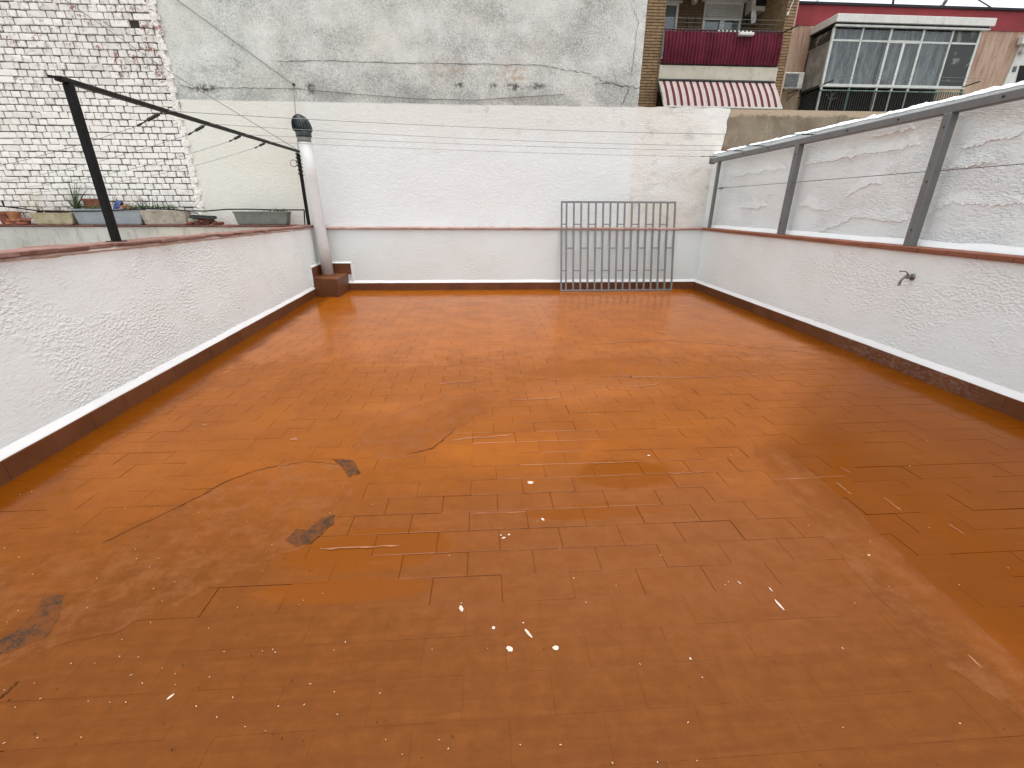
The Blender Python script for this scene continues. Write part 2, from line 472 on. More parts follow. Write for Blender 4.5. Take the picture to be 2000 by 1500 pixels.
simple('fillet_white', (0.78, 0.80, 0.79), 0.6, vary=0.03, scale=3, bump=0.25, bscale=22)
simple('pipe_white', (0.57, 0.565, 0.55), 0.45, vary=0.05, scale=3, dirt=(0.5, 0.47, 0.42), dirt_amt=0.2, bump=0.1, bscale=20)
simple('galvanised', (0.22, 0.225, 0.215), 0.5, metal=0.5, vary=0.3, scale=10)
simple('cowl_metal', (0.045, 0.055, 0.055), 0.45, metal=0.4, vary=0.4, scale=12)
simple('black_steel', (0.004, 0.004, 0.004), 0.55, spec=0.18, metal=0.0, vary=0.4, scale=16, dirt=(0.03, 0.02, 0.014), dirt_amt=0.3, bump=0.3, bscale=50)
simple('dark_bar', (0.011, 0.010, 0.009), 0.6, spec=0.22, vary=0.5, scale=14, dirt=(0.05, 0.03, 0.02), dirt_amt=0.4, bump=0.3)
simple('grey_paint', (0.145, 0.150, 0.148), 0.42, vary=0.06, scale=6, dirt=(0.20, 0.20, 0.19), dirt_amt=0.25, bump=0.08)
simple('grille_grey', (0.155, 0.16, 0.162), 0.42, vary=0.08, scale=9, bump=0.06)
simple('wire_steel', (0.16, 0.155, 0.15), 0.45, metal=0.3, vary=0.2)
simple('chrome', (0.20, 0.19, 0.18), 0.42, metal=0.6, vary=0.3, scale=40)
simple('tan_plastic', (0.36, 0.315, 0.20), 0.6, vary=0.2, dirt=(0.16, 0.12, 0.06), dirt_amt=0.5)
simple('blue_plastic', (0.25, 0.27, 0.29), 0.5, vary=0.08, dirt=(0.19, 0.2, 0.2), dirt_amt=0.3)
simple('beige_concrete', (0.36, 0.32, 0.255), 0.8, vary=0.2, dirt=(0.14, 0.115, 0.08), dirt_amt=0.5, bump=0.4)
simple('green_grey_plastic', (0.135, 0.14, 0.12), 0.65, vary=0.15, dirt=(0.20, 0.20, 0.17), dirt_amt=0.4)
simple('terracotta', (0.22, 0.072, 0.042), 0.75, vary=0.35, scale=9, dirt=(0.06, 0.03, 0.022), dirt_amt=0.6, bump=0.4)
simple('terracotta_orange', (0.32, 0.13, 0.055), 0.75, vary=0.25, scale=9, dirt=(0.09, 0.04, 0.025), dirt_amt=0.4, bump=0.4)
simple('soil', (0.035, 0.024, 0.016), 0.95, vary=0.5, scale=30, bump=0.8)
simple('bag_blue', (0.025, 0.05, 0.19), 0.35, vary=0.3, bump=0.4, bscale=25)
simple('bag_red', (0.45, 0.13, 0.10), 0.4, vary=0.2, bump=0.3)
simple('bag_white', (0.62, 0.58, 0.50), 0.45, vary=0.1, bump=0.3)
simple('leaf_green', (0.052, 0.105, 0.022), 0.55, vary=0.55, scale=40)
simple('grass_green', (0.055, 0.085, 0.028), 0.55, vary=0.5, scale=40)
simple('grass_dry', (0.23, 0.20, 0.085), 0.7, vary=0.3, scale=30)
simple('twig', (0.028, 0.018, 0.012), 0.85, vary=0.4, scale=30)
simple('maroon_cloth', (0.125, 0.016, 0.032), 0.7, vary=0.2, scale=5, spec=0.2)
simple('cream_paint', (0.50, 0.465, 0.375), 0.75, vary=0.08, scale=3, dirt=(0.33, 0.28, 0.19), dirt_amt=0.5)
simple('awning_maroon', (0.075, 0.012, 0.016), 0.75, vary=0.1, spec=0.2)
simple('awning_white', (0.43, 0.405, 0.37), 0.75, vary=0.05, spec=0.2)
simple('awning_pink', (0.30, 0.12, 0.12), 0.75, vary=0.08, spec=0.2)
simple('awning_grey', (0.27, 0.23, 0.20), 0.75, vary=0.08, spec=0.2)
simple('window_white', (0.62, 0.62, 0.60), 0.5, vary=0.06, dirt=(0.4, 0.4, 0.38), dirt_amt=0.3)
simple('shutter_grey', (0.42, 0.41, 0.38), 0.6, vary=0.08)
simple('ac_white', (0.50, 0.48, 0.42), 0.55, vary=0.1, dirt=(0.32, 0.29, 0.23), dirt_amt=0.4)
simple('ac_dark', (0.10, 0.105, 0.105), 0.5, vary=0.3)
simple('red_facade', (0.215, 0.026, 0.030), 0.8, vary=0.12, scale=2.5, dirt=(0.14, 0.02, 0.022), dirt_amt=0.4, bump=0.2, bscale=20)
simple('slab_white', (0.60, 0.59, 0.55), 0.7, vary=0.06, dirt=(0.42, 0.39, 0.33), dirt_amt=0.35)
simple('frame_pale', (0.55, 0.57, 0.53), 0.5, vary=0.1, dirt=(0.25, 0.27, 0.24), dirt_amt=0.3)
simple('frame_green', (0.10, 0.17, 0.125), 0.6, vary=0.4, dirt=(0.38, 0.42, 0.36), dirt_amt=0.5)
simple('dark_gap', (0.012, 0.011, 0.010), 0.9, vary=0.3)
simple('rail_dark', (0.022, 0.026, 0.022), 0.6, vary=0.4, dirt=(0.10, 0.06, 0.045), dirt_amt=0.4)
simple('curtain_blue', (0.40, 0.44, 0.46), 0.9, vary=0.08, spec=0.1)
simple('grey_board', (0.245, 0.235, 0.205), 0.8, vary=0.25, scale=4, dirt=(0.10, 0.085, 0.06), dirt_amt=0.5)
simple('roof_black', (0.015, 0.012, 0.016), 0.8, vary=0.2)
simple('bird_grey', (0.10, 0.10, 0.11), 0.7, vary=0.3)
simple('paint_splat', (0.55, 0.44, 0.36), 0.6, vary=0.12, scale=60, bump=0.3, dirt=(0.50, 0.26, 0.15), dirt_amt=0.75)
simple('flake', (0.50, 0.36, 0.25), 0.7, vary=0.2)
simple('crack_dark', (0.045, 0.016, 0.005), 0.9, spec=0.08, vary=0.5, scale=30)
simple('crack_grey', (0.12, 0.115, 0.10), 0.9, vary=0.4, scale=20)
simple('scuff_pale', (0.26, 0.10, 0.042), 0.45, vary=0.2)
simple('joint_dirt', (0.105, 0.033, 0.008), 0.8, vary=0.5, scale=9, spec=0.1)
simple('ground', (0.20, 0.19, 0.17), 0.9, vary=0.2, scale=0.6)
simple('yellow_box', (0.30, 0.235, 0.07), 0.6)
simple('lamp_white', (0.45, 0.42, 0.38), 0.3, vary=0.1)

def curtain_mat():
    n = N('curtain_fold_shade')
    x, y, z = n.xyz(n.pos())[:3]
    v = n.comb(n.add(x, n.mul(n.noise(1.2, 2, 0.5), 0.10)), 0.0, n.mul(z, 0.10))
    a = n.step(n.noise(11, 3, 0.6, v), 0.36, 0.62)
    b = n.step(n.noise(30, 2, 0.6, v), 0.35, 0.60)
    c = n.mix(n.add(n.mul(a, 0.65), n.mul(b, 0.35)), (0.09, 0.10, 0.105), (0.70, 0.71, 0.69))  # light and shade of the folds painted into the cloth colour
    MAT['curtain_fold_shade'] = n.done(n.bsdf(c, 0.9, None, 0, 0.1))
curtain_mat()

def dark_panel():
    n = N('stained_panel')
    p = n.pos()
    c = n.mix(n.step(n.noise(3.2, 5, 0.6), 0.56, 0.63), (0.022, 0.026, 0.022), (0.17, 0.165, 0.15))
    MAT['stained_panel'] = n.done(n.bsdf(c, 0.35, None, 0, 0.4))
dark_panel()

def glass(name, tint=(0.76, 0.79, 0.79), rough=0.02):
    n = N(name)
    tr = n.new('ShaderNodeBsdfTransparent')
    tr.inputs[0].default_value = (*tint, 1)
    gl = n.new('ShaderNodeBsdfGlossy')
    gl.inputs['Roughness'].default_value = rough
    lw = n.new('ShaderNodeLayerWeight')
    lw.inputs['Blend'].default_value = 0.5
    fr = n.math('ADD', n.mul(n.math('POWER', lw.outputs['Facing'], 5.0), 0.95), 0.05)
    mxs = n.new('ShaderNodeMixShader')
    n.t.links.new(fr, mxs.inputs[0])
    n.t.links.new(tr.outputs[0], mxs.inputs[1])
    n.t.links.new(gl.outputs[0], mxs.inputs[2])
    MAT[name] = n.done(mxs.outputs[0])
glass('window_glass')

# ------------------------------------------------------------------ mesh helpers
class MB:
    def __init__(s):
        s.v, s.f, s.mi = [], [], []
        s.M = None
    def add(s, vs, fs, mi=0):
        k = len(s.v)
        s.v += [tuple(v) for v in vs]
        s.f += [tuple(i + k for i in f) for f in fs]
        s.mi += [mi] * len(fs)
        return s
    def box(s, x0, x1, y0, y1, z0, z1, mi=0, M=None):
        vs = [Vector((x, y, z)) for x in (x0, x1) for y in (y0, y1) for z in (z0, z1)]
        if M is not None:
            vs = [M @ v for v in vs]
        return s.add(vs, [(0, 1, 3, 2), (4, 6, 7, 5), (0, 4, 5, 1), (2, 3, 7, 6), (0, 2, 6, 4), (1, 5, 7, 3)], mi)
    def cbox(s, x0, x1, y0, y1, z0, z1, b=0.004, mi=0, M=None, jit=0.0):
        """box with all edges chamfered (44 triangles)"""
        c = Vector(((x0 + x1) / 2, (y0 + y1) / 2, (z0 + z1) / 2))
        h = Vector((abs(x1 - x0) / 2, abs(y1 - y0) / 2, abs(z1 - z0) / 2))
        b = min(b, h.x * 0.6, h.y * 0.6, h.z * 0.6)
        vs, idx = [], {}
        for sx in (-1, 1):
            for sy in (-1, 1):
                for sz in (-1, 1):
                    j = Vector((random.uniform(-jit, jit), random.uniform(-jit, jit), random.uniform(-jit, jit)))
                    for ax in range(3):
                        d = Vector((h.x - b, h.y - b, h.z - b))
                        d[ax] = h[ax]
                        v = c + Vector((sx * d.x, sy * d.y, sz * d.z)) + j
                        idx[(sx, sy, sz, ax)] = len(vs)
                        vs.append(M @ v if M is not None else v)
        fs = []
        I = lambda sg, ax: idx[(sg[0], sg[1], sg[2], ax)]
        for ax in range(3):
            o1, o2 = (ax + 1) % 3, (ax + 2) % 3
            for sg in (-1, 1):
                q = []
                for a, bb in ((-1, -1), (1, -1), (1, 1), (-1, 1)):
                    t = [0, 0, 0]
                    t[ax], t[o1], t[o2] = sg, a, bb
                    q.append(I(t, ax))
                fs.append(tuple(q if sg > 0 else reversed(q)))
            # edges parallel to ax
            for a in (-1, 1):
                for bb in (-1, 1):
                    t0, t1 = [0, 0, 0], [0, 0, 0]
                    t0[ax], t1[ax] = -1, 1
                    t0[o1] = t1[o1] = a
                    t0[o2] = t1[o2] = bb
                    q = (I(t0, o1), I(t1, o1), I(t1, o2), I(t0, o2))
                    fs.append(q if a * bb < 0 else tuple(reversed(q)))
        for sx in (-1, 1):
            for sy in (-1, 1):
                for sz in (-1, 1):
                    t = (sx, sy, sz)
                    q = (I(t, 0), I(t, 1), I(t, 2))
                    fs.append(q if sx * sy * sz > 0 else tuple(reversed(q)))
        return s.add(vs, fs, mi)
    def tube(s, pts, r, seg=8, mi=0, cap=True, r2=None):
        pts = [Vector(p) for p in pts]
        vs, fs = [], []
        n = len(pts)
        up = Vector((0, 0, 1))
        for i, p in enumerate(pts):
            t = (pts[min(i + 1, n - 1)] - pts[max(i - 1, 0)]).normalized()
            a = t.cross(up if abs(t.z) < 0.9 else Vector((1, 0, 0))).normalized()
            b = a.cross(t)
            rr = r if r2 is None else r + (r2 - r) * i / max(1, n - 1)
            for k in range(seg):
                an = 2 * pi * k / seg
                vs.append(p + (a * cos(an) + b * sin(an)) * rr)
        for i in range(n - 1):
            for k in range(seg):
                k2 = (k + 1) % seg
                fs.append((i * seg + k, i * seg + k2, (i + 1) * seg + k2, (i + 1) * seg + k))
        if cap:
            fs.append(tuple(range(seg)))
            fs.append(tuple(reversed(range((n - 1) * seg, n * seg))))
        return s.add(vs, fs, mi)
    def lathe(s, prof, seg=24, c=(0, 0, 0), mi=0, fn=None):
        vs, fs = [], []
        for r, z in prof:
            for k in range(seg):
                a = 2 * pi * k / seg
                q = Vector((r * cos(a), r * sin(a), z))
                if fn:
                    q = fn(q, a)
                vs.append(q + Vector(c))
        for i in range(len(prof) - 1):
            for k in range(seg):
                k2 = (k + 1) % seg
                fs.append((i * seg + k, i * seg + k2, (i + 1) * seg + k2, (i + 1) * seg + k))
        fs.append(tuple(reversed(range(seg))))
        fs.append(tuple(range((len(prof) - 1) * seg, len(prof) * seg)))
        return s.add(vs, fs, mi)
    def bar(s, a, b, w, d, mi=0, ref=(0, 0, 1)):
        """square bar from a to b"""
        a, b = Vector(a), Vector(b)
        t = (b - a).normalized()
        ref = Vector(ref)
        if abs(t.dot(ref)) > 0.95:
            ref = Vector((0, 1, 0))
        x = t.cross(ref).normalized()
        y = x.cross(t).normalized()
        L = (b - a).length
        M = Matrix((x, y, t)).transposed().to_4x4()
        M.translation = a
        return s.cbox(-w / 2, w / 2, -d / 2, d / 2, 0, L, min(w, d) * 0.12, mi, M)
    def prism(s, poly, axis, a, b, mi=0):
        """extrude polygon; axis 'x': poly in (y,z)"""
        n = len(poly)
        if axis == 'x':
            vs = [(a, p, q) for p, q in poly] + [(b, p, q) for p, q in poly]
        elif axis == 'y':
            vs = [(p, a, q) for p, q in poly] + [(p, b, q) for p, q in poly]
        else:
            vs = [(p, q, a) for p, q in poly] + [(p, q, b) for p, q in poly]
        fs = [tuple(range(n)), tuple(reversed(range(n, 2 * n)))]
        fs += [((i + 1) % n, i, n + i, n + (i + 1) % n) for i in range(n)]
        return s.add(vs, fs, mi)
    def mesh(s, name, mats, smooth=False):
        me = bpy.data.meshes.new(name)
        me.from_pydata(s.v, [], s.f)
        if not isinstance(mats, (list, tuple)):
            mats = [mats]
        for q in mats:
            me.materials.append(MAT[q] if isinstance(q, str) else q)
        if len(mats) > 1:
            me.polygons.foreach_set('material_index', s.mi)
        if smooth:
            me.polygons.foreach_set('use_smooth', [True] * len(me.polygons))
        me.update()
        return me

def fixn(me):
    import bmesh
    bm = bmesh.new()
    bm.from_mesh(me)
    bmesh.ops.recalc_face_normals(bm, faces=bm.faces)
    bm.to_mesh(me)
    bm.free()
    return me

def obj(name, mb, mats, parent=None, smooth=False, loc=None, kind=None, fix=True):
    me = mb.mesh(name, mats, smooth) if isinstance(mb, MB) else mb
    if fix and isinstance(mb, MB):
        fixn(me)
    o = bpy.data.objects.new(name, me)
    COL.objects.link(o)
    if parent is not None:
        o.parent = parent
    if loc is not None:
        o.location = loc
    if kind:
        o['kind'] = kind
    return o

def tag(o, label, cat, group=None):
    o['label'] = label
    o['category'] = cat
    if group:
        o['group'] = group
    return o

def thing(name, label, cat, loc=(0, 0, 0), rz=0.0, group=None):
    o = bpy.data.objects.new(name, None)
    o.empty_display_size = 0.2
    COL.objects.link(o)
    o.location = loc
    o.rotation_euler = (0, 0, rz)
    return tag(o, label, cat, group)

def fbm(x, y, z, H=1.0, oct=4):
    return noise.fractal(Vector((x, y, z)), H, 2.0, oct)

def plaster_grid(mb, x0, x1, z0, z1, step, amp, seed, ztop=None, base=0.0, rough=1.0):
    """front face of a hand-plastered wall; local y<0 looks at the terrace"""
    nx, nz = max(2, int((x1 - x0) / step)), max(2, int((z1 - z0) / step))
    vs = []
    for j in range(nz + 1):
        for i in range(nx + 1):
            x = x0 + (x1 - x0) * i / nx
            zt = z1 if ztop is None else ztop(x)
            z = z0 + (zt - z0) * j / nz
            d = 0.5 + 0.5 * fbm(x * 1.3 + seed, seed * 3.1, z * 1.7, 1.0, 3)
            pt = noise.noise(Vector((x * 0.9 + seed * 7, z * 1.3, 2.0)))
            rg = noise.noise(Vector((x * 5, z * 8, seed)))
            d += max(0.0, pt + 0.15) * rough * 0.5 * rg
            vs.append((x, base - amp * d, z))
    fs = []
    w = nx + 1
    for j in range(nz):
        for i in range(nx):
            fs.append((j * w + i, j * w + i + 1, (j + 1) * w + i + 1, (j + 1) * w + i))
    mb.add(vs, fs)
    return nx, nz

# ------------------------------------------------------------------ layout of the place
CL, CR = Vector((-3.11, 9.0, 0)), Vector((4.294, 8.9, 0))
RB = atan2(CR.y - CL.y, CR.x - CL.x)
RL = atan2(0.9991, -0.0418)
RR = atan2(-0.9996, -0.0273)
LBACK = (CR - CL).length
TW = 9.35          # plane of the tall party wall and the painted brick wall
LN = 11.0          # length of side walls
NL, NR = Vector((0.9991, 0.0418, 0)), Vector((-0.9996, -0.0273 * -1 * -1, 0))
NR = Vector((-0.99963, 0.0273, 0))

# ---- ground far below and the terrace floor
g = MB().box(-400, 400, -400, 400, -6.2, -6.0)
obj('ground', g, 'ground', kind='structure')
nb = MB().box(-14, -3.30, -2.5, 9.0, -0.30, -0.02)
obj('neighbour_terrace', nb, 'grey_render', kind='structure')

base = MB().box(-3.35, 4.55, -2.5, 9.3, -0.30, -0.0045)
floor = obj('terrace_floor', base, 'joint_dirt', kind='structure')

TLx, TLy = 0.30, 0.1486
GAP = 0.0022
tiles = []
row = 0
y = -2.2
while y < 9.0:
    off = 0.654 + (TLx / 2 if row % 2 else 0)
    k0 = int((-3.2 - off) / TLx) - 1
    for k in range(k0, k0 + 29):
        x = off + k * TLx
        xl = -3.11 - (y - 9) * 0.0418
        xr = 4.294 + (y - 8.9) * 0.0273
        if x + TLx < xl or x > xr:
            continue
        tiles.append((x, y))
    y += TLy
    row += 1
def tile_mesh(b=0.0022, sub=False):
    q = MB()
    hx, hy = TLx / 2 - GAP / 2, TLy / 2 - GAP / 2
    # top face with chamfered lip, sides only as deep as the joint
    vs = [(-hx + b, -hy + b, 0), (hx - b, -hy + b, 0), (hx - b, hy - b, 0), (-hx + b, hy - b, 0),
          (-hx, -hy, -b * 0.55), (hx, -hy, -b * 0.55), (hx, hy, -b * 0.55), (-hx, hy, -b * 0.55),
          (-hx, -hy, -0.006), (hx, -hy, -0.006), (hx, hy, -0.006), (-hx, hy, -0.006)]
    fs = [(0, 1, 2, 3), (4, 5, 1, 0), (5, 6, 2, 1), (6, 7, 3, 2), (7, 4, 0, 3),
          (8, 9, 5, 4), (9, 10, 6, 5), (10, 11, 7, 6), (11, 8, 4, 7)]
    return q.add(vs, fs)
tms = [tile_mesh(b).mesh('tile', 'floor_paint') for b in (0.0010, 0.0016, 0.003)]
wtms = []
for gp, b in ((0.0016, 0.0030), (0.0028, 0.0042), (0.0008, 0.0036)):
    GAP = gp
    wtms.append(tile_mesh(b).mesh('tile', 'floor_paint'))
GAP = 0.0003
fine_tm = tile_mesh(0.0007).mesh('tile', 'floor_paint')
GAP = 0.0022
def area(t):
    x, y = t
    c = [PROJ(Vector((x + a, y + b, 0))) for a, b in ((0, 0), (TLx, 0), (TLx, TLy), (0, TLy))]
    if min(q[2] for q in c) < 0.1:
        return -1
    if not any(0 < q[0] < 2000 and 0 < q[1] < 1500 for q in c):
        return -1
    # clip roughly to the frame
    cc = [(min(2000, max(0, q[0])), min(1500, max(0, q[1]))) for q in c]
    return abs(sum(cc[i][0] * cc[(i + 1) % 4][1] - cc[(i + 1) % 4][0] * cc[i][1] for i in range(4))) / 2
tiles.sort(key=lambda t: -area(t))
def tile_pose(t):
    x, y = t
    # the coating buries most joints: neighbouring tiles drift together, a few stand proud
    h = 0.0007 * noise.noise(Vector((x * 1.7, y * 2.3, 3.0))) + random.gauss(0, 0.00045)
    if random.random() < 0.10:
        h += random.uniform(-0.0012, 0.0012)
    kf = 0.28 if y < 1.2 else ((0.8 if y < 1.6 or y > 3.4 else 1.4) * (1.0 if x > -0.6 else 0.6))
    h *= kf
    return (Vector((x + TLx / 2, y + TLy / 2, h)), kf * random.gauss(0, 0.0016), kf * random.gauss(0, 0.0026), random.gauss(0, 0.002))
rest = MB()
for i, t in enumerate(tiles):
    p, rx, ry, rz = tile_pose(t)
    if i < 300:
        worn = 1.25 < t[1] < 3.2 and -0.8 < t[0] < 1.8 and noise.noise(Vector((t[0] * 1.3, t[1] * 1.8, 4.0))) + random.uniform(-0.35, 0.35) + (0.25 if t[0] > 0.2 and t[1] < 2.5 else -0.1) > 0
        o = bpy.data.objects.new('tile', wtms[random.randrange(3)] if worn else (fine_tm if t[1] < 1.3 or random.random() < 0.6 else random.choice(tms)))
        COL.objects.link(o)
        o.parent = floor
        o.location = p
        o.rotation_euler = (rx, ry * 0.5, rz)
    else:
        M = Matrix.Translation(p) @ Matrix.Rotation(rz, 4, 'Z') @ Matrix.Rotation(rx, 4, 'X') @ Matrix.Rotation(ry * 0.5, 4, 'Y')
        q = tile_mesh(0.0024)
        rest.add([M @ Vector(v) for v in q.v], q.f)
obj('tile', rest, 'floor_paint', floor, kind='stuff', fix=False)

# ---- raised repair patches, bare grit, cracks, paint spots (parts of the floor)
def ragged(poly, n=6, amp=0.02):
    out = []
    for i in range(len(poly)):
        a, b = Vector(poly[i]), Vector(poly[(i + 1) % len(poly)])
        L = (b - a).length
        nn = Vector((-(b - a).y, (b - a).x)).normalized() if L > 0 else Vector((0, 0))
        for k in range(n):
            t = k / n
            out.append(a.lerp(b, t) + nn * random.uniform(-amp, amp) * min(1, L * 3))
    return out
def sheet(poly, h, edge):
    """thin slab with a feathered edge"""
    q = MB()
    n = len(poly)
    c = sum(poly, Vector((0, 0))) / n
    vs = [(p.x, p.y, 0.0) for p in poly]
    inn = []
    for i, p in enumerate(poly):
        a, b = poly[i - 1], poly[(i + 1) % n]
        t = (b - a).normalized()
        nn = Vector((-t.y, t.x))
        inn.append(p + nn * edge)
    vs += [(p.x, p.y, h) for p in inn]
    fs = [(i, (i + 1) % n, n + (i + 1) % n, n + i) for i in range(n)] + [tuple(range(n, 2 * n))]
    return q.add(vs, fs)
def pxpoly(pts):
    r = [AZ(*p).to_2d() for p in pts]
    ar = sum(r[i].x * r[(i + 1) % len(r)].y - r[(i + 1) % len(r)].x * r[i].y for i in range(len(r)))
    return r if ar > 0 else r[::-1]
def flat_part(name, pts, h, edge, mat, amp=0.02, n=6, z=0.0006):
    q = sheet(ragged(pxpoly(pts), n, amp), h, edge)
    me = q.mesh(name, mat)
    import bmesh
    bm = bmesh.new(); bm.from_mesh(me)
    bmesh.ops.triangulate(bm, faces=[f for f in bm.faces if len(f.verts) > 4])
    bm.to_mesh(me); bm.free()
    o = obj(name, me, mat, floor)
    o.location.z = z
    return o
flat_part('repair_patch', [(-60, 1120), (90, 1085), (200, 1060), (330, 998), (410, 960), (500, 917), (600, 898), (665, 905), (700, 930), (690, 962), (655, 1018), (600, 1066), (480, 1112), (350, 1180), (220, 1235), (110, 1258), (-60, 1330)], 0.0032, 0.012, 'patch_paint')
flat_part('repair_patch', [(688, 870), (740, 820), (860, 776), (975, 760), (968, 790), (890, 842), (810, 890), (745, 898)], 0.003, 0.02, 'patch_paint', 0.03)
flat_part('repair_patch', [(988, 740), (1040, 725), (1095, 706), (1180, 700), (1290, 712), (1240, 734), (1085, 737), (1010, 748)], 0.0025, 0.03, 'patch_paint', 0.03)
flat_part('repair_patch', [(1470, 868), (1530, 880), (1660, 985), (1830, 1150), (2060, 1350), (2060, 1440), (1850, 1300), (1690, 1140), (1580, 1010), (1500, 925)], 0.0022, 0.012, 'patch_paint', 0.012)
for pts in ([(556, 1056), (580, 1034), (600, 1036), (628, 1014), (655, 1006), (652, 1024), (606, 1062), (578, 1070)],
            [(-30, 1268), (30, 1236), (70, 1196), (88, 1162), (124, 1164), (119, 1205), (92, 1246), (20, 1276), (-30, 1288)],
            [(650, 897), (690, 900), (704, 924), (682, 934), (668, 914)]):
    sm = pts[0][0] == 650
    flat_part('bare_patch', pts, 0.0012, 0.002, 'bare_grit', 0.004 if sm else 0.013, 5 if sm else 9, z=0.0040)
def ribbon(name, pts, w, mat, parent, z=0.0048, jit=0.006, onwall=None, sub=9):
    P = []
    for i in range(len(pts) - 1):
        for k in range(sub):
            P.append(Vector(pts[i]).lerp(Vector(pts[i + 1]), k / sub))
    P.append(Vector(pts[-1]))
    q = MB()
    vs, n = [], len(P)
    for i, p in enumerate(P):
        t = (P[min(i + 1, n - 1)] - P[max(0, i - 1)]).normalized()
        nn = Vector((-t.y, t.x))
        p = p + nn * random.uniform(-jit, jit)
        ww = w * random.uniform(0.35, 1.0) * (0.25 if i in (0, n - 1) else 1)
        for s_ in (-1, 1):
            a = p + nn * ww * s_ * 0.5
            vs.append((a.x, a.y))
    fs = [(2 * i, 2 * i + 2, 2 * i + 3, 2 * i + 1) for i in range(n - 1)]
    if onwall is None:
        q.add([(a, b, z) for a, b in vs], fs)
    else:
        q.add([onwall(a, b) for a, b in vs], fs)
    return obj(name, q, mat, parent)
def fl(*pts):
    return [tuple(AZ(*p).to_2d()) for p in pts]
ribbon('crack', fl((200, 1062), (330, 1000), (395, 968), (440, 942), (500, 920), (545, 910)), 0.008, 'crack_dark', floor)
ribbon('crack', fl((545, 912), (600, 902), (660, 908)), 0.005, 'crack_dark', floor)
ribbon('crack', fl((0, 1366), (20, 1346), (38, 1332)), 0.008, 'crack_dark', floor)
ribbon('crack', fl((790, 890), (845, 876), (880, 848), (890, 836)), 0.007, 'crack_dark', floor)
for a in (((850, 752), (960, 740)), ((880, 860), (1000, 850)), ((1000, 737), (1150, 716), (1250, 740)), ((1150, 672), (1300, 664), (1450, 676), (1600, 690)),
          ((1180, 735), (1340, 738), (1560, 728)), ((1000, 782), (1100, 777)), ((1290, 750), (1230, 757)), ((1150, 718), (1240, 735)), ((1450, 690), (1560, 700))):
    ribbon('scuff', fl(*a), 0.022, 'scuff_pale', floor, z=0.0030, jit=0.012)
for a, w in ((((920, 1004), (1030, 1000)), .008), (((1500, 938), (1650, 930)), .006), (((630, 1073), (780, 1066)), .016), (((1155, 906), (1245, 902)), .008), (((1310, 926), (1380, 922)), .008)):
    ribbon('scuff', fl(*a), w, 'scuff_pale', floor, z=0.0030, jit=0.003)
for a in (((1640, 913), (1662, 924)), ((1632, 942), (1662, 966)), ((1726, 972), (1760, 998)), ((1852, 1024), (1884, 1044)), ((1890, 1280), (1918, 1305))):
    ribbon('scuff', fl(*a), 0.01, 'scuff_pale', floor, z=0.0030, jit=0.002)
def blob(px, py, lx, ly, ang=0.0, mt='paint_splat'):
    c = AZ(px, py)
    n = 14
    pts = []
    for k in range(n):
        a = 2 * pi * k / n
        r = random.uniform(0.78, 1.15)
        v = Vector((cos(a) * lx * r, sin(a) * ly * r))
        pts.append(Vector((c.x, c.y)) + Vector((v.x * cos(ang) - v.y * sin(ang), v.x * sin(ang) + v.y * cos(ang))))
    o = obj('paint_spot', sheet(pts, 0.0012, min(lx, ly) * 0.3), mt, floor)
    o.location.z = 0.0028
    return o
for px, py, lx, ly, an in ((1036, 943, .018, .014, 0), (984, 1051, .010, .006, .3), (978, 1046, .006, .004, .3), (994, 1045, .007, .006, .2), (1060, 1015, .007, .012, .4),
                           (901, 1189, .008, .016, 1.9 - 1.57), (964, 1227, .007, .007, 0), (1032, 1238, .006, .022, 0.55), (1022, 1217, .004, .003, 0), (995, 1268, .014, .010, -.6),
                           (1085, 1266, .012, .010, 0), (1522, 1182, .005, .030, 0.12), (1505, 1152, .003, .012, .1), (1444, 1139, .0025, .010, .3), (1267, 890, .010, .007, 0),
                           (1697, 1085, .006, .005, 0), (1348, 1287, .004, .005, 0), (333, 1362, .004, .012, -.6), (1150, 806, .012, .008, 0), (1162, 810, .014, .006, -.5),
                           (1195, 794, .006, .010, 0), (975, 685, .035, .02, .3), (575, 858, .03, .018, 0), (400, 830, .02, .016, 0), (1092, 655, .02, .012, 0)):
    blob(px, py, lx, ly, an, 'scuff_pale' if py < 870 else 'paint_splat')
fd = MB()
for k in range(230):
    u = random.random()
    if u < 0.45:
        px, py = random.uniform(0, 700), random.uniform(820, 1450)
    else:
        px, py = random.uniform(0, 2000), random.uniform(700, 1499)
    c = AZ(px, py)
    xl = -3.11 - (c.y - 9) * 0.0418 + .05
    if c.x < xl or c.x > 4.0 or c.y < 0.6:
        continue
    a = random.uniform(0, pi)
    l, w = random.uniform(0.0010, 0.0034), random.uniform(0.0007, 0.0016)
    M = Matrix.Translation((c.x, c.y, 0.004)) @ Matrix.Rotation(a, 4, 'Z')
    fd.box(-l, l, -w, w, 0, 0.0012, 0 if random.random() < 0.72 else 1, M)
o = obj('fallen_flakes', fd, ['flake', 'twig'], kind='stuff')
tag(o, 'scattered pale flakes and dark specks lying on the wet floor', 'debris')

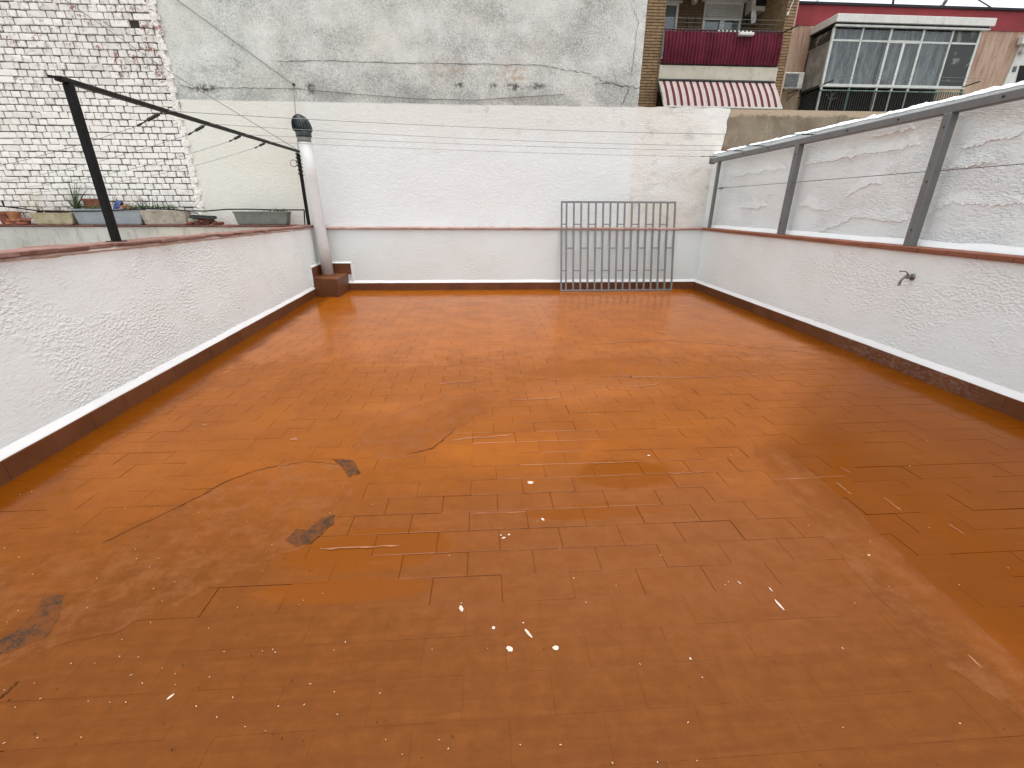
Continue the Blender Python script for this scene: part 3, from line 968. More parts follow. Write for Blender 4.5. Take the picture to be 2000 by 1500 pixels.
# ------------------------------------------------------------------ parapet walls round the terrace
def parapet(label, loc, rz, x0, x1, ztop, thick, mat, seed, cope_mat, sk_h, cope_t=0.035, bed=False, amp=0.007, step=0.045, sk_rng=None, cope_back=0.2, cope_x=None, piece=0.28, joint=0.003):
    t = thing('parapet_wall', label, 'wall', loc, rz, 'low white parapet walls round the terrace')
    f = MB()
    zl = (lambda x: ztop(x) - 0.002)
    plaster_grid(f, x0, x1, -0.02, 1.1, step, amp, seed, zl)
    n = 24
    for i in range(n):
        a, b = x0 + (x1 - x0) * i / n, x0 + (x1 - x0) * (i + 1) / n
        f.box(a, b, 0.004, thick, -0.3, min(zl(a), zl(b)) - 0.001)
    obj('rendered_face', f, mat, t, smooth=True, fix=False)
    # white fillet of render over the skirting
    fi = MB()
    k = int((x1 - x0) / 0.12)
    for i in range(k):
        a, b = x0 + (x1 - x0) * i / k, x0 + (x1 - x0) * (i + 1) / k
        if sk_rng and not (sk_rng[0] < (a + b) / 2 < sk_rng[1]):
            continue
        vs = []
        for x in (a, b):
            j = 0.004 * noise.noise(Vector((x * 5, seed, 1)))
            vs += [(x, 0.01, sk_h - 0.02), (x, -0.027, sk_h + 0.001 + j * 0.5), (x, -0.024, sk_h + 0.010 + j), (x, 0.002, sk_h + 0.062 + j * 2)]
        fi.add(vs, [(0, 4, 5, 1), (1, 5, 6, 2), (2, 6, 7, 3)])
    obj('fillet', fi, 'fillet_white', t, fix=False)
    # brown skirting tiles
    x, xe = sk_rng or (x0, x1)
    sk = [MB().cbox(0, L, -0.032, 0.03, -0.008, sk_h, 0.003, jit=0.0006).mesh('skirting_tile', 'skirting_paint') for L in (0.3285, 0.3285, 0.3285)]
    while x < xe:
        o = obj('skirting_tile', random.choice(sk), 'skirting_paint', t)
        o.location = (x, random.gauss(0, 0.0012), 0)
        x += 0.33
    # coping tiles
    ca, cb = cope_x or (x0, x1)
    x = ca
    while x < cb:
        L = piece if not bed else piece * random.uniform(0.9, 1.1)
        zt = ztop(x + L / 2)
        sl = (ztop(x + L) - ztop(x)) / L
        q = MB().cbox(joint / 2, L - joint / 2, -0.038, cope_back, 0, cope_t, 0.006, jit=0.0012 if not bed else 0.004)
        o = obj('coping_tile', q, cope_mat, t)
        o.location = (x, random.gauss(0, 0.0015 if not bed else 0.006), zt + (0.013 if bed else 0))
        o.rotation_euler = (random.gauss(0, 0.004 if not bed else 0.012), -math.atan(sl) + random.gauss(0, 0.001 if not bed else 0.006), 0)
        x += L
    if bed:
        q = MB()
        k = int((cb - ca) / 0.06)
        vs, fs = [], []
        for i in range(k + 1):
            x = ca + (cb - ca) * i / k
            j = -0.016 - 0.012 * noise.noise(Vector((x * 7, 3, seed)))
            zz = ztop(x)
            vs += [(x, 0.0, zz - 0.022 - 0.01 * noise.noise(Vector((x * 9, 1, seed)))), (x, j - 0.006, zz - 0.004), (x, j, zz + 0.013)]
            if i:
                b = 3 * (i - 1)
                fs += [(b, b + 3, b + 4, b + 1), (b + 1, b + 4, b + 5, b + 2)]
        obj('mortar_bed', q.add(vs, fs), 'mortar_bed', t, fix=False)
    return t

lz = lambda x: 1.165 - x * 0.0072      # x runs negative towards the viewer
pl = parapet('long white rough plaster parapet on the left with worn uneven clay coping', CL, RL, -LN, 0.0, lz, 0.17, 'white_plaster', 3.3, 'coping_old', 0.132, 0.030, True,
             sk_rng=(-10.88, -0.66), cope_back=0.18)
pb = parapet('far white parapet across the end of terrace behind the leaning grille', CL, RB, 0.0, LBACK, lambda x: 1.135 - 0.0006 * x, 0.5, 'white_plaster_smooth', 8.1, 'coping_pale', 0.14, 0.035,
             sk_rng=(0.50, 7.4), cope_back=0.40, cope_x=(-0.02, LBACK))
pr = parapet('long white parapet on the right carrying grey posts and a small tap', CR, RR, 0.0, LN, lambda x: 1.126 - 0.0006 * x, 0.26, 'white_plaster', 5.7, 'coping_clay', 0.136, 0.045,
             cope_back=0.205)

# ---- brick plinth for the flue and its upstand
t = thing('flue_plinth', 'brown painted masonry box in the far left corner under white flue pipe', 'plinth', (0, 0, 0))
q = MB()
fl0, fl1, bk1 = AZ(613, 578), AZ(663, 581), AZ(685, 566)
H0 = 0.33
poly = [(fl0.x - 0.06, fl0.y + 0.01), (fl1.x, fl1.y), (bk1.x, 9.05), (-3.2, 9.05)]
q.prism(poly, 'z', -0.01, H0)
pm = obj('box', q, 'skirting_paint', t)
bv = pm.modifiers.new('bevel', 'BEVEL'); bv.width = 0.012; bv.segments = 2
q = MB().cbox(0.0, 0.57, -0.026, 0.03, H0 - 0.01, 0.515, 0.003)
o = obj('upstand', q, 'skirting_paint', t); o.location = CL; o.rotation_euler = (0, 0, RB)
q = MB().cbox(-0.62, 0.0, -0.028, 0.03, H0 - 0.012, 0.505, 0.003)
o = obj('upstand', q, 'skirting_paint', t); o.location = CL; o.rotation_euler = (0, 0, RL)
q = MB()
q.prism([(-0.024, 0.516), (0.01, 0.516), (0.01, 0.545), (-0.004, 0.545), (-0.022, 0.526)], 'x', -0.01, 0.585)
q.prism([(0.562, 0.16), (0.590, 0.16), (0.586, 0.543), (0.571, 0.543)], 'y', -0.020, 0.01)
o = obj('fillet', q, 'fillet_white', t); o.location = CL; o.rotation_euler = (0, 0, RB)
q = MB()
q.prism([(-0.024, 0.506), (0.01, 0.506), (0.01, 0.545), (-0.004, 0.545), (-0.022, 0.516)], 'x', -0.66, 0.0)
q.prism([(-0.655, 0.19), (-0.622, 0.19), (-0.622, 0.54), (-0.650, 0.54)], 'y', -0.020, 0.01)
o = obj('fillet', q, 'fillet_white', t); o.location = CL; o.rotation_euler = (0, 0, RL)

# ---- flue pipe
B0, T0 = Vector((-2.915, 8.76, H0)), Vector((-2.985, 8.76, 2.545))
t = thing('flue_pipe', 'tall white flue pipe with dark ribbed cowl rising beside black post', 'chimney', B0)
ax = (T0 - B0)
q = MB().tube([(0, 0, -0.003), ax * 0.25, ax * 0.5, ax * 0.75, ax], 0.103, 28)
obj('pipe', q, 'pipe_white', t, smooth=False).data.polygons.foreach_set('use_smooth', [len(p.vertices) == 4 for p in t.children[0].data.polygons])
q = MB().lathe([(0.13, -0.002), (0.128, 0.012), (0.11, 0.018)], 24)
obj('collar', q, 'skirting_paint', t)
q = MB().lathe([(0.104, 0), (0.104, 0.015), (0.108, 0.02), (0.104, 0.03), (0.108, 0.045), (0.108, 0.085)], 28, ax)
obj('collar', q, 'galvanised', t, smooth=True)
q = MB().lathe([(0.122, 0.075), (0.128, 0.08), (0.124, 0.10), (0.128, 0.15), (0.118, 0.165)], 28, ax)
obj('band', q, 'cowl_metal', t, smooth=True)
def squash(v, a):
    v = v.copy()
    hh = max(0, v.z - 0.15) / 0.27
    v.x -= 0.035 * hh
    return v
cow = MB()
prof = [(0.120, 0.15), (0.150, 0.17), (0.156, 0.22), (0.148, 0.28), (0.125, 0.335), (0.085, 0.385), (0.03, 0.412)]
cow.lathe([(r * 0.86, z) for r, z in prof], 32, ax, fn=squash)
obj('cowl', cow, 'cowl_metal', t, smooth=True)
for k in range(22):
    a = 2 * pi * k / 22
    q = MB()
    vs, fs = [], []
    for i, (r, z) in enumerate(prof):
        for dr, da in ((0.80, 0.0), (1.02, 0.16), (1.02, 0.19), (0.80, 0.05)):
            v = Vector((r * dr * cos(a + da), r * dr * sin(a + da), z))
            vs.append(squash(v, a) + ax)
        if i:
            b = 4 * (i - 1)
            fs += [(b + j, b + (j + 1) % 4, b + 4 + (j + 1) % 4, b + 4 + j) for j in range(4)]
    q.add(vs, fs)
    obj('vane', q, 'cowl_metal', t)

# ------------------------------------------------------------------ tall party wall
t = thing('party_wall', 'tall windowless rendered wall, mould grey above and painted white below', 'wall', (0, 0, 0))
XL, XR = AY(345, 200, TW).x, AY(1266, 0, TW).x
ZB = 3.262
f = MB()
def redge(z):
    return XR - 0.01 + 0.006 * noise.noise(Vector((z * 6, 4, 1)))
nx, nz = 118, 88
vs = []
for j in range(nz + 1):
    for i in range(nx + 1):
        z = 1.05 + (7.4 - 1.05) * j / nz
        x = XL + (redge(z) - XL) * i / nx
        d = 0.5 + 0.5 * fbm(x * 1.1, 5.0, z * 1.3, 1.0, 4)
        if i == 0:
            x += 0.03 * fbm(2.0, z * 4, 1.0, 1, 4) - 0.02
        vs.append((x, TW - 0.012 * d, z))
fs = [(j * (nx + 1) + i, j * (nx + 1) + i + 1, (j + 1) * (nx + 1) + i + 1, (j + 1) * (nx + 1) + i) for j in range(nz) for i in range(nx)]
f.add(vs, fs)
f.box(XL + 0.03, XR - 0.018, TW + 0.004, TW + 2.4, 0.0, 7.4)
obj('rendered_face', f, 'party_wall', t, smooth=True, fix=False)
def onw(Y):
    return lambda a, b: (a, Y, b)
def wl(*pts):
    return [(AY(px, py, TW).x, AY(px, py, TW).z) for px, py in pts]
YC = TW - 0.0165
ribbon('crack', wl((535, 120), (640, 119), (760, 123), (900, 125), (1060, 128), (1092, 135)), 0.012, 'crack_grey', t, onwall=onw(YC), jit=0.008)
ribbon('crack', wl((1092, 135), (1130, 140), (1165, 150), (1180, 162), (1215, 168), (1250, 172)), 0.012, 'crack_grey', t, onwall=onw(YC), jit=0.02)
ribbon('crack', wl((1160, 165), (1190, 160), (1228, 172), (1222, 190), (1213, 206)), 0.016, 'crack_grey', t, onwall=onw(YC), jit=0.02)
ribbon('crack', wl((1232, 10), (1246, 40), (1240, 90), (1233, 150)), 0.009, 'crack_grey', t, onwall=onw(YC), jit=0.02)
ribbon('crack', wl((350, 166), (372, 172), (400, 173), (480, 172), (560, 173), (600, 175)), 0.011, 'crack_grey', t, onwall=onw(YC), jit=0.008)
ribbon('crack', wl((440, 108), (470, 122), (452, 140), (480, 150)), 0.006, 'crack_grey', t, onwall=onw(YC), jit=0.02)
o = MB().tube([AY(px, py, TW - 0.02) for px, py in ((600, 175), (700, 184), (820, 193), (935, 195), (1000, 190), (1102, 184))], 0.005, 6)
tag(obj('wall_cable', o, 'wire_steel'), 'thin sagging grey cable fixed across the mouldy part of tall wall', 'cable')

# ---- lower boundary wall to the right of it: white end, then bare concrete
t = thing('boundary_wall', 'lower wall right of tall wall, white end then bare brown concrete', 'wall', (0, 0, 0))
zt = AY(1340, 210, TW).z
f = MB()
def bedge(z):
    p0, p1 = AY(1426, 212, TW), AY(1409, 297, TW)
    u = (z - p1.z) / (p0.z - p1.z)
    return p1.x + (p0.x - p1.x) * u + 0.05 * fbm(z * 3, 7, 2, 1, 4)
nx, nz = 40, 44
vs = []
for j in range(nz + 1):
    for i in range(nx + 1):
        z = 1.05 + (zt - 1.05) * j / nz
        x = XR - 0.03 + (bedge(z) - XR + 0.03) * i / nx
        d = 0.5 + 0.5 * fbm(x * 1.6, 9.0, z * 1.9, 1.0, 4)
        vs.append((x, TW + 0.004 - 0.014 * d + (0.012 if i == nx else 0), z + (0.012 * fbm(x * 4, 2, 1) if j == nz else 0)))
fs = [(j * (nx + 1) + i, j * (nx + 1) + i + 1, (j + 1) * (nx + 1) + i + 1, (j + 1) * (nx + 1) + i) for j in range(nz) for i in range(nx)]
f.add(vs, fs)
white_plaster('end_plaster', (0.74, 0.73, 0.69), (0.68, 0.655, 0.58), 0.8, (1, 1, 1.3), (0.42, 0.40, 0.34), 0.6, ridge=0.7)
obj('painted_end', f, 'end_plaster', t, smooth=True, fix=False)
f = MB()
plaster_grid(f, XR, 9.6, 0.0, zt - 0.004, 0.06, 0.012, 12.0, base=TW + 0.045)
f.box(XR, 9.6, TW + 0.05, TW + 0.30, 0.0, zt - 0.006)
obj('bare_concrete', f, 'bare_concrete', t, smooth=True, fix=False)
for k in range(7):
    p = AY(1411, 289, TW)
    q = MB().cbox(0, 0.235, 0, 0.10, 0, 0.055, 0.006, jit=0.006)
    o = obj('brick', q, 'terracotta', t)
    o.location = (p.x + 0.01 + (k % 4) * 0.25 + (0.1 if k > 3 else 0), TW - 0.03, p.z - (0.0 if k < 4 else 0.065) - 0.05)

# ------------------------------------------------------------------ tall white wall behind the right parapet
t = thing('neighbour_wall', 'tall white trowelled wall behind grey posts on the right, ragged top', 'wall', CR, RR)
f = MB()
rt = lambda x: 2.492 - 0.0095 * x + 0.010 * fbm(x * 5, 1, 4, 1, 4)
nx, nz = plaster_grid(f, -0.5, LN, 1.10, 2.45, 0.032, 0.011, 21.0, rt, base=0.205, rough=1.2)
f.box(-0.5, LN, 0.212, 0.46, -0.3, 2.36)
# rough mortar crest
vs, fs = [], []
k = 420
for i in range(k + 1):
    x = -0.5 + (LN + 0.5) * i / k
    z = rt(x)
    for j, (yy, dz) in enumerate(((0.188, -0.004), (0.20, 0.014), (0.25, 0.034), (0.32, 0.040), (0.40, 0.022), (0.455, -0.02), (0.462, -0.2))):
        e = 0.022 * fbm(x * 9, yy * 14, 6.0, 0.8, 4) if 0 < j < 6 else 0
        vs.append((x, yy + e * 0.4, z + dz + e))
    if i:
        b = 7 * (i - 1)
        fs += [(b + j, b + 7 + j, b + 8 + j, b + j + 1) for j in range(6)]
f.add(vs, fs)
obj('rendered_face', f, 'white_plaster_rough', t, smooth=True, fix=False)
def ridge(pts, out=0.0085, drop=0.016):
    q = MB()
    P = []
    for i in range(len(pts) - 1):
        for k in range(14):
            u = k / 14
            px, py = pts[i][0] + (pts[i + 1][0] - pts[i][0]) * u, pts[i][1] + (pts[i + 1][1] - pts[i][1]) * u
            w_ = AP(px, py, CR + NR * -0.195, NR)
            P.append(((w_ - CR).dot(Vector((-0.0273, -0.9996, 0))), w_.z + 0.028 * fbm(px * 0.06, py * .06, 3, .6, 5)))
    n_ = len(P)
    vs, fs = [], []
    for i, (x, z) in enumerate(P):
        f_ = min(1, i / 6, (n_ - 1 - i) / 6) * (0.55 + 0.6 * abs(noise.noise(Vector((x * 7, z * 3, 5)))))
        vs += [(x, 0.204, z + 0.20 * f_ + .01), (x, 0.1955 - out * 0.45 * f_, z + 0.06 * f_), (x, 0.1955 - out * f_, z), (x, 0.206, z - 0.003 * f_)]
        if i:
            b_ = 4 * (i - 1)
            fs += [(b_ + j, b_ + 4 + j, b_ + 5 + j, b_ + 1 + j) for j in range(3)]
    obj('render_ridge', q.add(vs, fs), 'white_plaster_rough', t, fix=False)
for rp in ([(1568, 326), (1600, 318), (1648, 310), (1690, 300), (1712, 298), (1760, 291), (1800, 280)], [(1430, 347), (1470, 338), (1510, 333), (1540, 330)],
           [(1812, 420), (1840, 404), (1868, 395), (1900, 399), (1940, 401), (2010, 396)], [(1598, 452), (1640, 441), (1665, 424), (1700, 428), (1740, 432), (1775, 430)],
           [(1648, 390), (1675, 370), (1700, 360), (1722, 357)], [(1880, 290), (1920, 281), (1960, 270), (2010, 256)], [(1440, 405), (1470, 408), (1500, 402)],
           [(1560, 400), (1590, 408), (1630, 412)], [(1850, 330), (1900, 322), (1950, 316)], [(1700, 268), (1740, 262), (1790, 250)]):
    ridge(rp)
fi = MB()
for i in range(90):
    a, b = LN * i / 90, LN * (i + 1) / 90
    vs = []
    for x in (a, b):
        j = 0.006 * noise.noise(Vector((x * 3, 8, 1)))
        vs += [(x, 0.150 + j, 1.166), (x, 0.155 + j, 1.176 + j), (x, 0.196, 1.225 + j * 2)]
    fi.add(vs, [(0, 3, 4, 1), (1, 4, 5, 2)])
obj('fillet', fi, 'fillet_white', t, fix=False)

# ------------------------------------------------------------------ neighbour's side: low grey wall with planter ledge, painted brick wall
t = thing('ledge_wall', 'low stained grey wall beyond left parapet with dark clay ledge of planters', 'wall', (0, 0, 0))
LZ = 1.205
f = MB()
plaster_grid(f, -11.0, -3.14, -0.02, LZ - 0.035, 0.07, 0.012, 31.0, base=9.0)
f.box(-11.0, -3.14, 9.006, TW + 0.1, -0.3, LZ - 0.035)
obj('rendered_face', f, 'grey_render', t, smooth=True, fix=False)
x = -11.0
while x < -3.16:
    L = random.uniform(0.24, 0.30)
    q = MB().cbox(0.002, L - 0.002, -0.03, 0.36, 0, 0.03, 0.006, jit=0.005)
    o = obj('ledge_tile', q, 'ledge_clay', t)
    o.location = (x, 9.0 + random.gauss(0, 0.006), LZ - 0.032)
    o.rotation_euler = (random.gauss(0, 0.01), random.gauss(0, 0.008), 0)
    x += L

t = thing('brick_wall', 'tall wall of white painted bricks with flaking paint on the left', 'wall', (0, 0, 0))
f = MB()
plaster_grid(f, -11.5, XL + 0.05, 1.1, 7.4, 0.09, 0.012, 41.0, base=TW + 0.012)
f.box(-11.5, XL + 0.05, TW + 0.02, TW + 0.4, 0.0, 7.4)
obj('mortar', f, 'brick_mortar', t, smooth=True, fix=False)
BW, BH = 0.1475, 0.1015
bms = []
for k in range(10):
    q = MB().cbox(-BW / 2 + 0.008, BW / 2 - 0.008, -0.032, 0.03, -BH / 2 + 0.006, BH / 2 - 0.006, 0.007, jit=0.0035)
    bms.append(fixn(q.mesh('brick', 'painted_brick')))
lb = []
for k in range(4):
    q = MB().cbox(-BW + 0.0065, BW - 0.0065, -0.032, 0.03, -BH / 2 + 0.006, BH / 2 - 0.006, 0.007, jit=0.0035)
    lb.append(fixn(q.mesh('brick', 'painted_brick')))
bricks = []
z, rown = LZ + BH / 2 - 0.005, 0
holes = {}
hole_pts = [AY(*p, TW) for p in ((268, 50),)]
while z < 6.2:
    x = XL + random.uniform(-0.005, 0.01) - BW / 2 + (BW / 2 if rown % 2 else 0)
    while x > -11.0:
        long = random.random() < 0.10
        w = BW * 2 if long else BW
        cx = x - (BW / 2 if long else 0)
        wav = 0.010 * fbm(cx * 1.1, rown * 0.05, 3, 1, 3)
        if not any((Vector((cx, TW, z)) - h).length < 0.055 for h in hole_pts):
            bricks.append((cx, z + wav + random.gauss(0, 0.0025), long))
        x -= w
    z += BH
    rown += 1
em = MB()
vs, fs = [], []
K = 260
for i in range(K + 1):
    z = 1.2 + 5.0 * i / K
    xl_ = XL - 0.05 - 0.05 * abs(fbm(z * 4.0, 1.0, 3.0, 0.8, 4)) - 0.05 * max(0, fbm(z * 1.2, 8.0, 2.0, 1, 3))
    xr_ = XL + 0.035 + 0.03 * fbm(z * 6.0, 5.0, 2.0, 0.8, 4)
    for u in range(6):
        e = 0.010 * fbm(z * 22, u * 0.9, 3.0, 0.7, 3)
        yy = (0.0, 0.036, 0.039, 0.036, 0.030, -0.004)[u]
        vs.append((xl_ + (xr_ - xl_) * (0, .06, .35, .65, .92, 1)[u], TW - yy - (e if 0 < u < 5 else 0), z))
    if i:
        b_ = 6 * (i - 1)
        fs += [(b_ + j, b_ + j + 1, b_ + 7 + j, b_ + 6 + j) for j in range(5)]
obj('edge_mortar', em.add(vs, fs), 'painted_brick', t, fix=False)
def ba(b):
    x, z, lg = b
    c = PROJ(Vector((x, TW, z)))
    if not (-12 < c[0] < 410 and -12 < c[1] < 440):
        return -1
    return (2 if lg else 1) / (c[2] ** 2) * (1 + 0.5 * ((c[0] - 1000) ** 2 + (c[1] - 750) ** 2) / FPX ** 2)
bricks.sort(key=lambda b: -ba(b))
rest = MB()
for i, (x, z, lg) in enumerate(bricks):
    me = random.choice(lb if lg else bms)
    p = Vector((x + random.gauss(0, 0.003), TW - 0.002 + random.gauss(0, 0.004), z))
    ry = random.gauss(0, 0.012)
    if i < 300:
        o = bpy.data.objects.new('brick', me)
        COL.objects.link(o)
        o.parent = t
        o.location = p
        o.rotation_euler = (0, ry, random.gauss(0, 0.01))
    else:
        M = Matrix.Translation(p) @ Matrix.Rotation(ry, 4, 'Y')
        rest.add([M @ v.co for v in me.vertices], [tuple(pp.vertices) for pp in me.polygons])
obj('brick', rest, 'painted_brick', t, kind='stuff', fix=False)

# ------------------------------------------------------------------ planters and clutter on the ledge
YF = 9.025
def trough(name, label, px0, px1, py_top, mat, depth=0.17, y0=YF, rim=0.022, taper=0.05, soil=True, ribs=0, groove=False, parent_group='planters along the ledge'):
    a, b = AY(px0, py_top, y0), AY(px1, py_top, y0)
    h = (a.z + b.z) / 2 - LZ
    w = b.x - a.x
    t = thing(name, label, 'planter', ((a.x + b.x) / 2, y0 + depth / 2, LZ), random.gauss(0, 0.01), parent_group)
    q = MB()
    def ring(hw, hd, z, r=0.02, n=3):
        pts = []
        for sx, sy, a0 in ((1, -1, -pi / 2), (1, 1, 0), (-1, 1, pi / 2), (-1, -1, pi)):
            for k in range(n):
                an = a0 + (pi / 2) * k / (n - 1)
                pts.append((sx * (hw - r) + r * cos(an), sy * (hd - r) + r * sin(an), z))
        return pts
    hd = depth / 2
    rings = [ring(w / 2 - taper - 0.02, hd * 0.74, 0.004), ring(w / 2 - taper, hd * 0.82, 0.022)]
    if groove:
        rings += [ring(w / 2 - taper * 0.8, hd * 0.86, h * 0.26), ring(w / 2 - taper * 0.8 - 0.007, hd * 0.84, h * 0.275), ring(w / 2 - taper * 0.75, hd * 0.86, h * 0.30)]
    rings += [ring(w / 2 - 0.014, hd * 0.94, h - rim - 0.012), ring(w / 2, hd, h - rim), ring(w / 2, hd, h), ring(w / 2 - 0.014, hd - 0.014, h), ring(w / 2 - 0.02, hd - 0.02, h - 0.03)]
    n = len(rings[0])
    for rg in rings:
        q.v += rg
    for i in range(len(rings) - 1):
        for k in range(n):
            q.f.append((i * n + k, i * n + (k + 1) % n, (i + 1) * n + (k + 1) % n, (i + 1) * n + k))
            q.mi.append(0)
    q.f.append(tuple(range(n))); q.mi.append(0)
    obj('trough', q, mat, t)
    s = MB().add(ring(w / 2 - 0.02, hd - 0.02, h - 0.016), [tuple(range(n))])
    obj('soil', s, 'soil', t)
    if ribs:
        for k in range(ribs):
            x = -w / 2 + taper + (w - 2 * taper) * (k + 0.5) / ribs
            rb = MB().add([(x - 0.006, -hd * 0.99, h - rim - 0.03), (x + 0.006, -hd * 0.99, h - rim - 0.03), (x + 0.006, -hd * 1.03, h - rim + 0.006), (x - 0.006, -hd * 1.03, h - rim + 0.006),
                           (x - 0.006, -hd * 0.9, h - rim), (x + 0.006, -hd * 0.9, h - rim)], [(0, 1, 2, 3), (0, 3, 4), (1, 5, 2), (3, 2, 5, 4)])
            obj('rib', rb, mat, t)
    return t, w, h
def rod_label(): pass
trough('planter', 'tan plastic trough planter with dry weeds, leftmost on the ledge', 55, 139, 415.5, 'tan_plastic', 0.17)
trough('planter', 'pale blue grey trough planter on the ledge behind black post', 136, 273, 408, 'blue_plastic', 0.17, groove=True, rim=0.028)
trough('planter', 'beige stained trough planter with bare twigs right of the blue one', 268, 362, 411, 'beige_concrete', 0.18, ribs=9)
trough('planter', 'dark green grey trough planter alone near the corner post', 452, 562, 413, 'green_grey_plastic', 0.19, ribs=14)
a, b = AY(158, 390, 9.24), AY(200, 390, 9.24)
trough('planter', 'red terracotta planter standing behind the pale blue trough', 157, 202, 388, 'terracotta', 0.12, 9.215, rim=0.03, taper=0.03)

# pots and broken bricks at the left end
t = thing('flower_pot', 'weathered terracotta pot at far left end of the ledge', 'pot', (AY(16, 430, 9.15).x, 9.15, LZ))
obj('pot', MB().lathe([(0.09, 0), (0.12, 0.17), (0.145, 0.175), (0.15, 0.225), (0.135, 0.225), (0.12, 0.19)], 20), 'terracotta', t)
t2 = thing('flower_pot', 'small orange clay pot beside the weathered pot on ledge', 'pot', (AY(27, 430, 9.11).x + .05, 9.10, LZ + 0.06))
obj('pot', MB().lathe([(0.07, 0), (0.095, 0.13), (0.10, 0.16), (0.09, 0.16), (0.08, 0.12)], 18), 'terracotta_orange', t2)
rb_spots = [(22, 0.0, 0.1), (34, 0.0, -.2), (46, 0.0, .25), (29, 0.058, .05), (40, 0.058, -.1), (49, 0.05, .6)]
bl = ['broken red brick lying at the left end under the small pot', 'broken red brick second in the heap at left end of ledge', 'broken red brick against the tan planter at ledge level', 'orange brick piece lying on top of the heap under the pot', 'dark brick piece on top of the heap beside the pot', 'tilted brick shard leaning against the tan planter']
for (px, dz, rz), lab in zip(rb_spots, bl):
    q = MB().cbox(-0.075, 0.075, -0.05, 0.05, 0, 0.055, 0.008, jit=0.012)
    o = obj('broken_brick', q, random.choice(['terracotta', 'terracotta_orange', 'terracotta']))
    o.location = (AY(px, 430, 9.1).x, 9.09, LZ + dz)
    o.rotation_euler = (random.gauss(0, .05), random.gauss(0, .08), rz)
    tag(o, lab, 'brick', 'broken bricks on the ledge')
# loose tiles lying in the tan planter
for k, (px, mt, lab) in enumerate(((84, 'ledge_clay', 'curved dark roof tile piece lying in the tan planter, left one'), (102, 'terracotta', 'red roof tile piece lying in the middle of tan planter'), (116, 'ledge_clay', 'dark roof tile piece lying at right end of tan planter'))):
    p = AY(px, 412, 9.1)
    q = MB()
    vs, fs = [], []
    for i in range(8):
        an = pi * i / 7
        for r in (0.075, 0.06):
            for yy in (-0.05, 0.06):
                vs.append((-cos(an) * r * 1.35, yy, sin(an) * r * 0.8))
        if i:
            b0 = 4 * (i - 1)
            fs += [(b0, b0 + 1, b0 + 5, b0 + 4), (b0 + 2, b0 + 6, b0 + 7, b0 + 3), (b0, b0 + 4, b0 + 6, b0 + 2), (b0 + 1, b0 + 3, b0 + 7, b0 + 5)]
    q.add(vs, fs)
    o = obj('roof_tile', q, mt)
    o.location = (p.x, 9.11, p.z - 0.045)
    tag(o, lab, 'roof tile', 'broken roof tiles in the tan planter')
# rubble between the beige and the green planters
spots = [(372, .0, 'terracotta', .07), (388, .0, 'ledge_clay', .08), (405, .0, 'ledge_clay', .07), (419, .0, 'terracotta', .05), (380, .055, 'beige_concrete', .09), (397, .05, 'terracotta', .08), (412, .05, 'ledge_clay', .06), (430, .0, 'ledge_clay', .04)]
labs = ['red brick chunk at the beige planter in the rubble pile', 'dark clay chunk near left of the rubble pile', 'dark clay chunk in the middle of rubble pile', 'small red brick chunk right of the rubble middle', 'flat pale slab on top at left of rubble pile', 'red brick chunk on top of rubble pile', 'dark tile chunk on top at right of rubble pile', 'smallest dark chunk at right end of the rubble pile']
for (px, dz, mt, s_), lab in zip(spots, labs):
    q = MB().cbox(-s_, s_, -0.06, 0.06, 0, 0.055, 0.01, jit=0.014)
    o = obj('rubble_piece', q, mt)
    o.location = (AY(px, 433, 9.12).x, 9.12, LZ + dz)
    o.rotation_euler = (random.gauss(0, .08), random.gauss(0, .1), random.gauss(0, .3))
    tag(o, lab, 'rubble', 'rubble on the ledge')
q = MB()
q.cbox(-0.20, 0.20, -0.06, 0.07, 0.0, 0.012, 0.004)
for x0, x1, y0, y1 in ((-0.20, 0.20, -0.066, -0.058), (-0.20, 0.20, 0.062, 0.07), (-0.204, -0.196, -0.06, 0.065), (0.196, 0.204, -0.06, 0.065)):
    q.box(x0, x1, y0, y1, 0.0122, 0.05)
o = obj('plastic_tray', q, 'rail_dark')
o.location = (AY(398, 430, 9.07).x, 9.075, LZ + 0.108)
o.rotation_euler = (0.1, 0.05, 0.05)
tag(o, 'black shallow plastic tray lying on the rubble beside beige planter', 'tray')
# crumpled bag
t = thing('soil_bag', 'crumpled blue, red and white plastic bag behind the blue trough', 'bag', (AY(237, 395, 9.2).x, 9.22, AY(237, 408, 9.2).z - 0.08))
for nm, mt, x0, x1, hh in (('bag_end', 'bag_blue', -0.16, -0.03, 0.22), ('bag_front', 'bag_red', -0.05, 0.15, 0.15), ('bag_label', 'bag_white', -0.07, 0.13, 0.10)):
    q = MB()
    n = 12
    vs, fs = [], []
    for j in range(7):
        for i in range(n):
            u, v = i / (n - 1), j / 6
            x = x0 + (x1 - x0) * u
            prof = sqrt(max(0, 1 - ((u - 0.35) / 0.66) ** 2)) if nm != 'bag_end' else sqrt(max(0.15, 1 - ((u - 0.6) / 0.75) ** 2))
            z = hh * v * prof
            yy = -0.05 * sin(pi * v) * (1.0 if nm == 'bag_end' else (1.25 if nm == 'bag_front' else 1.5)) + 0.014 * fbm(u * 5, v * 5, hh * 9, 1, 3)
            vs.append((x, yy, z))
    fs = [(j * n + i, j * n + i + 1, (j + 1) * n + i + 1, (j + 1) * n + i) for j in range(6) for i in range(n - 1)]
    vs += [(x, 0.06, z) for x, yy, z in vs[:]]
    k = 7 * n
    fs += [(a + k, d + k, c + k, b2 + k) for a, b2, c, d in fs[:]]
    for i in range(n - 1):
        fs.append((6 * n + i, 6 * n + i + 1, k + 6 * n + i + 1, k + 6 * n + i))
    q.add(vs, fs)
    obj(nm, q, mt, t, smooth=True)
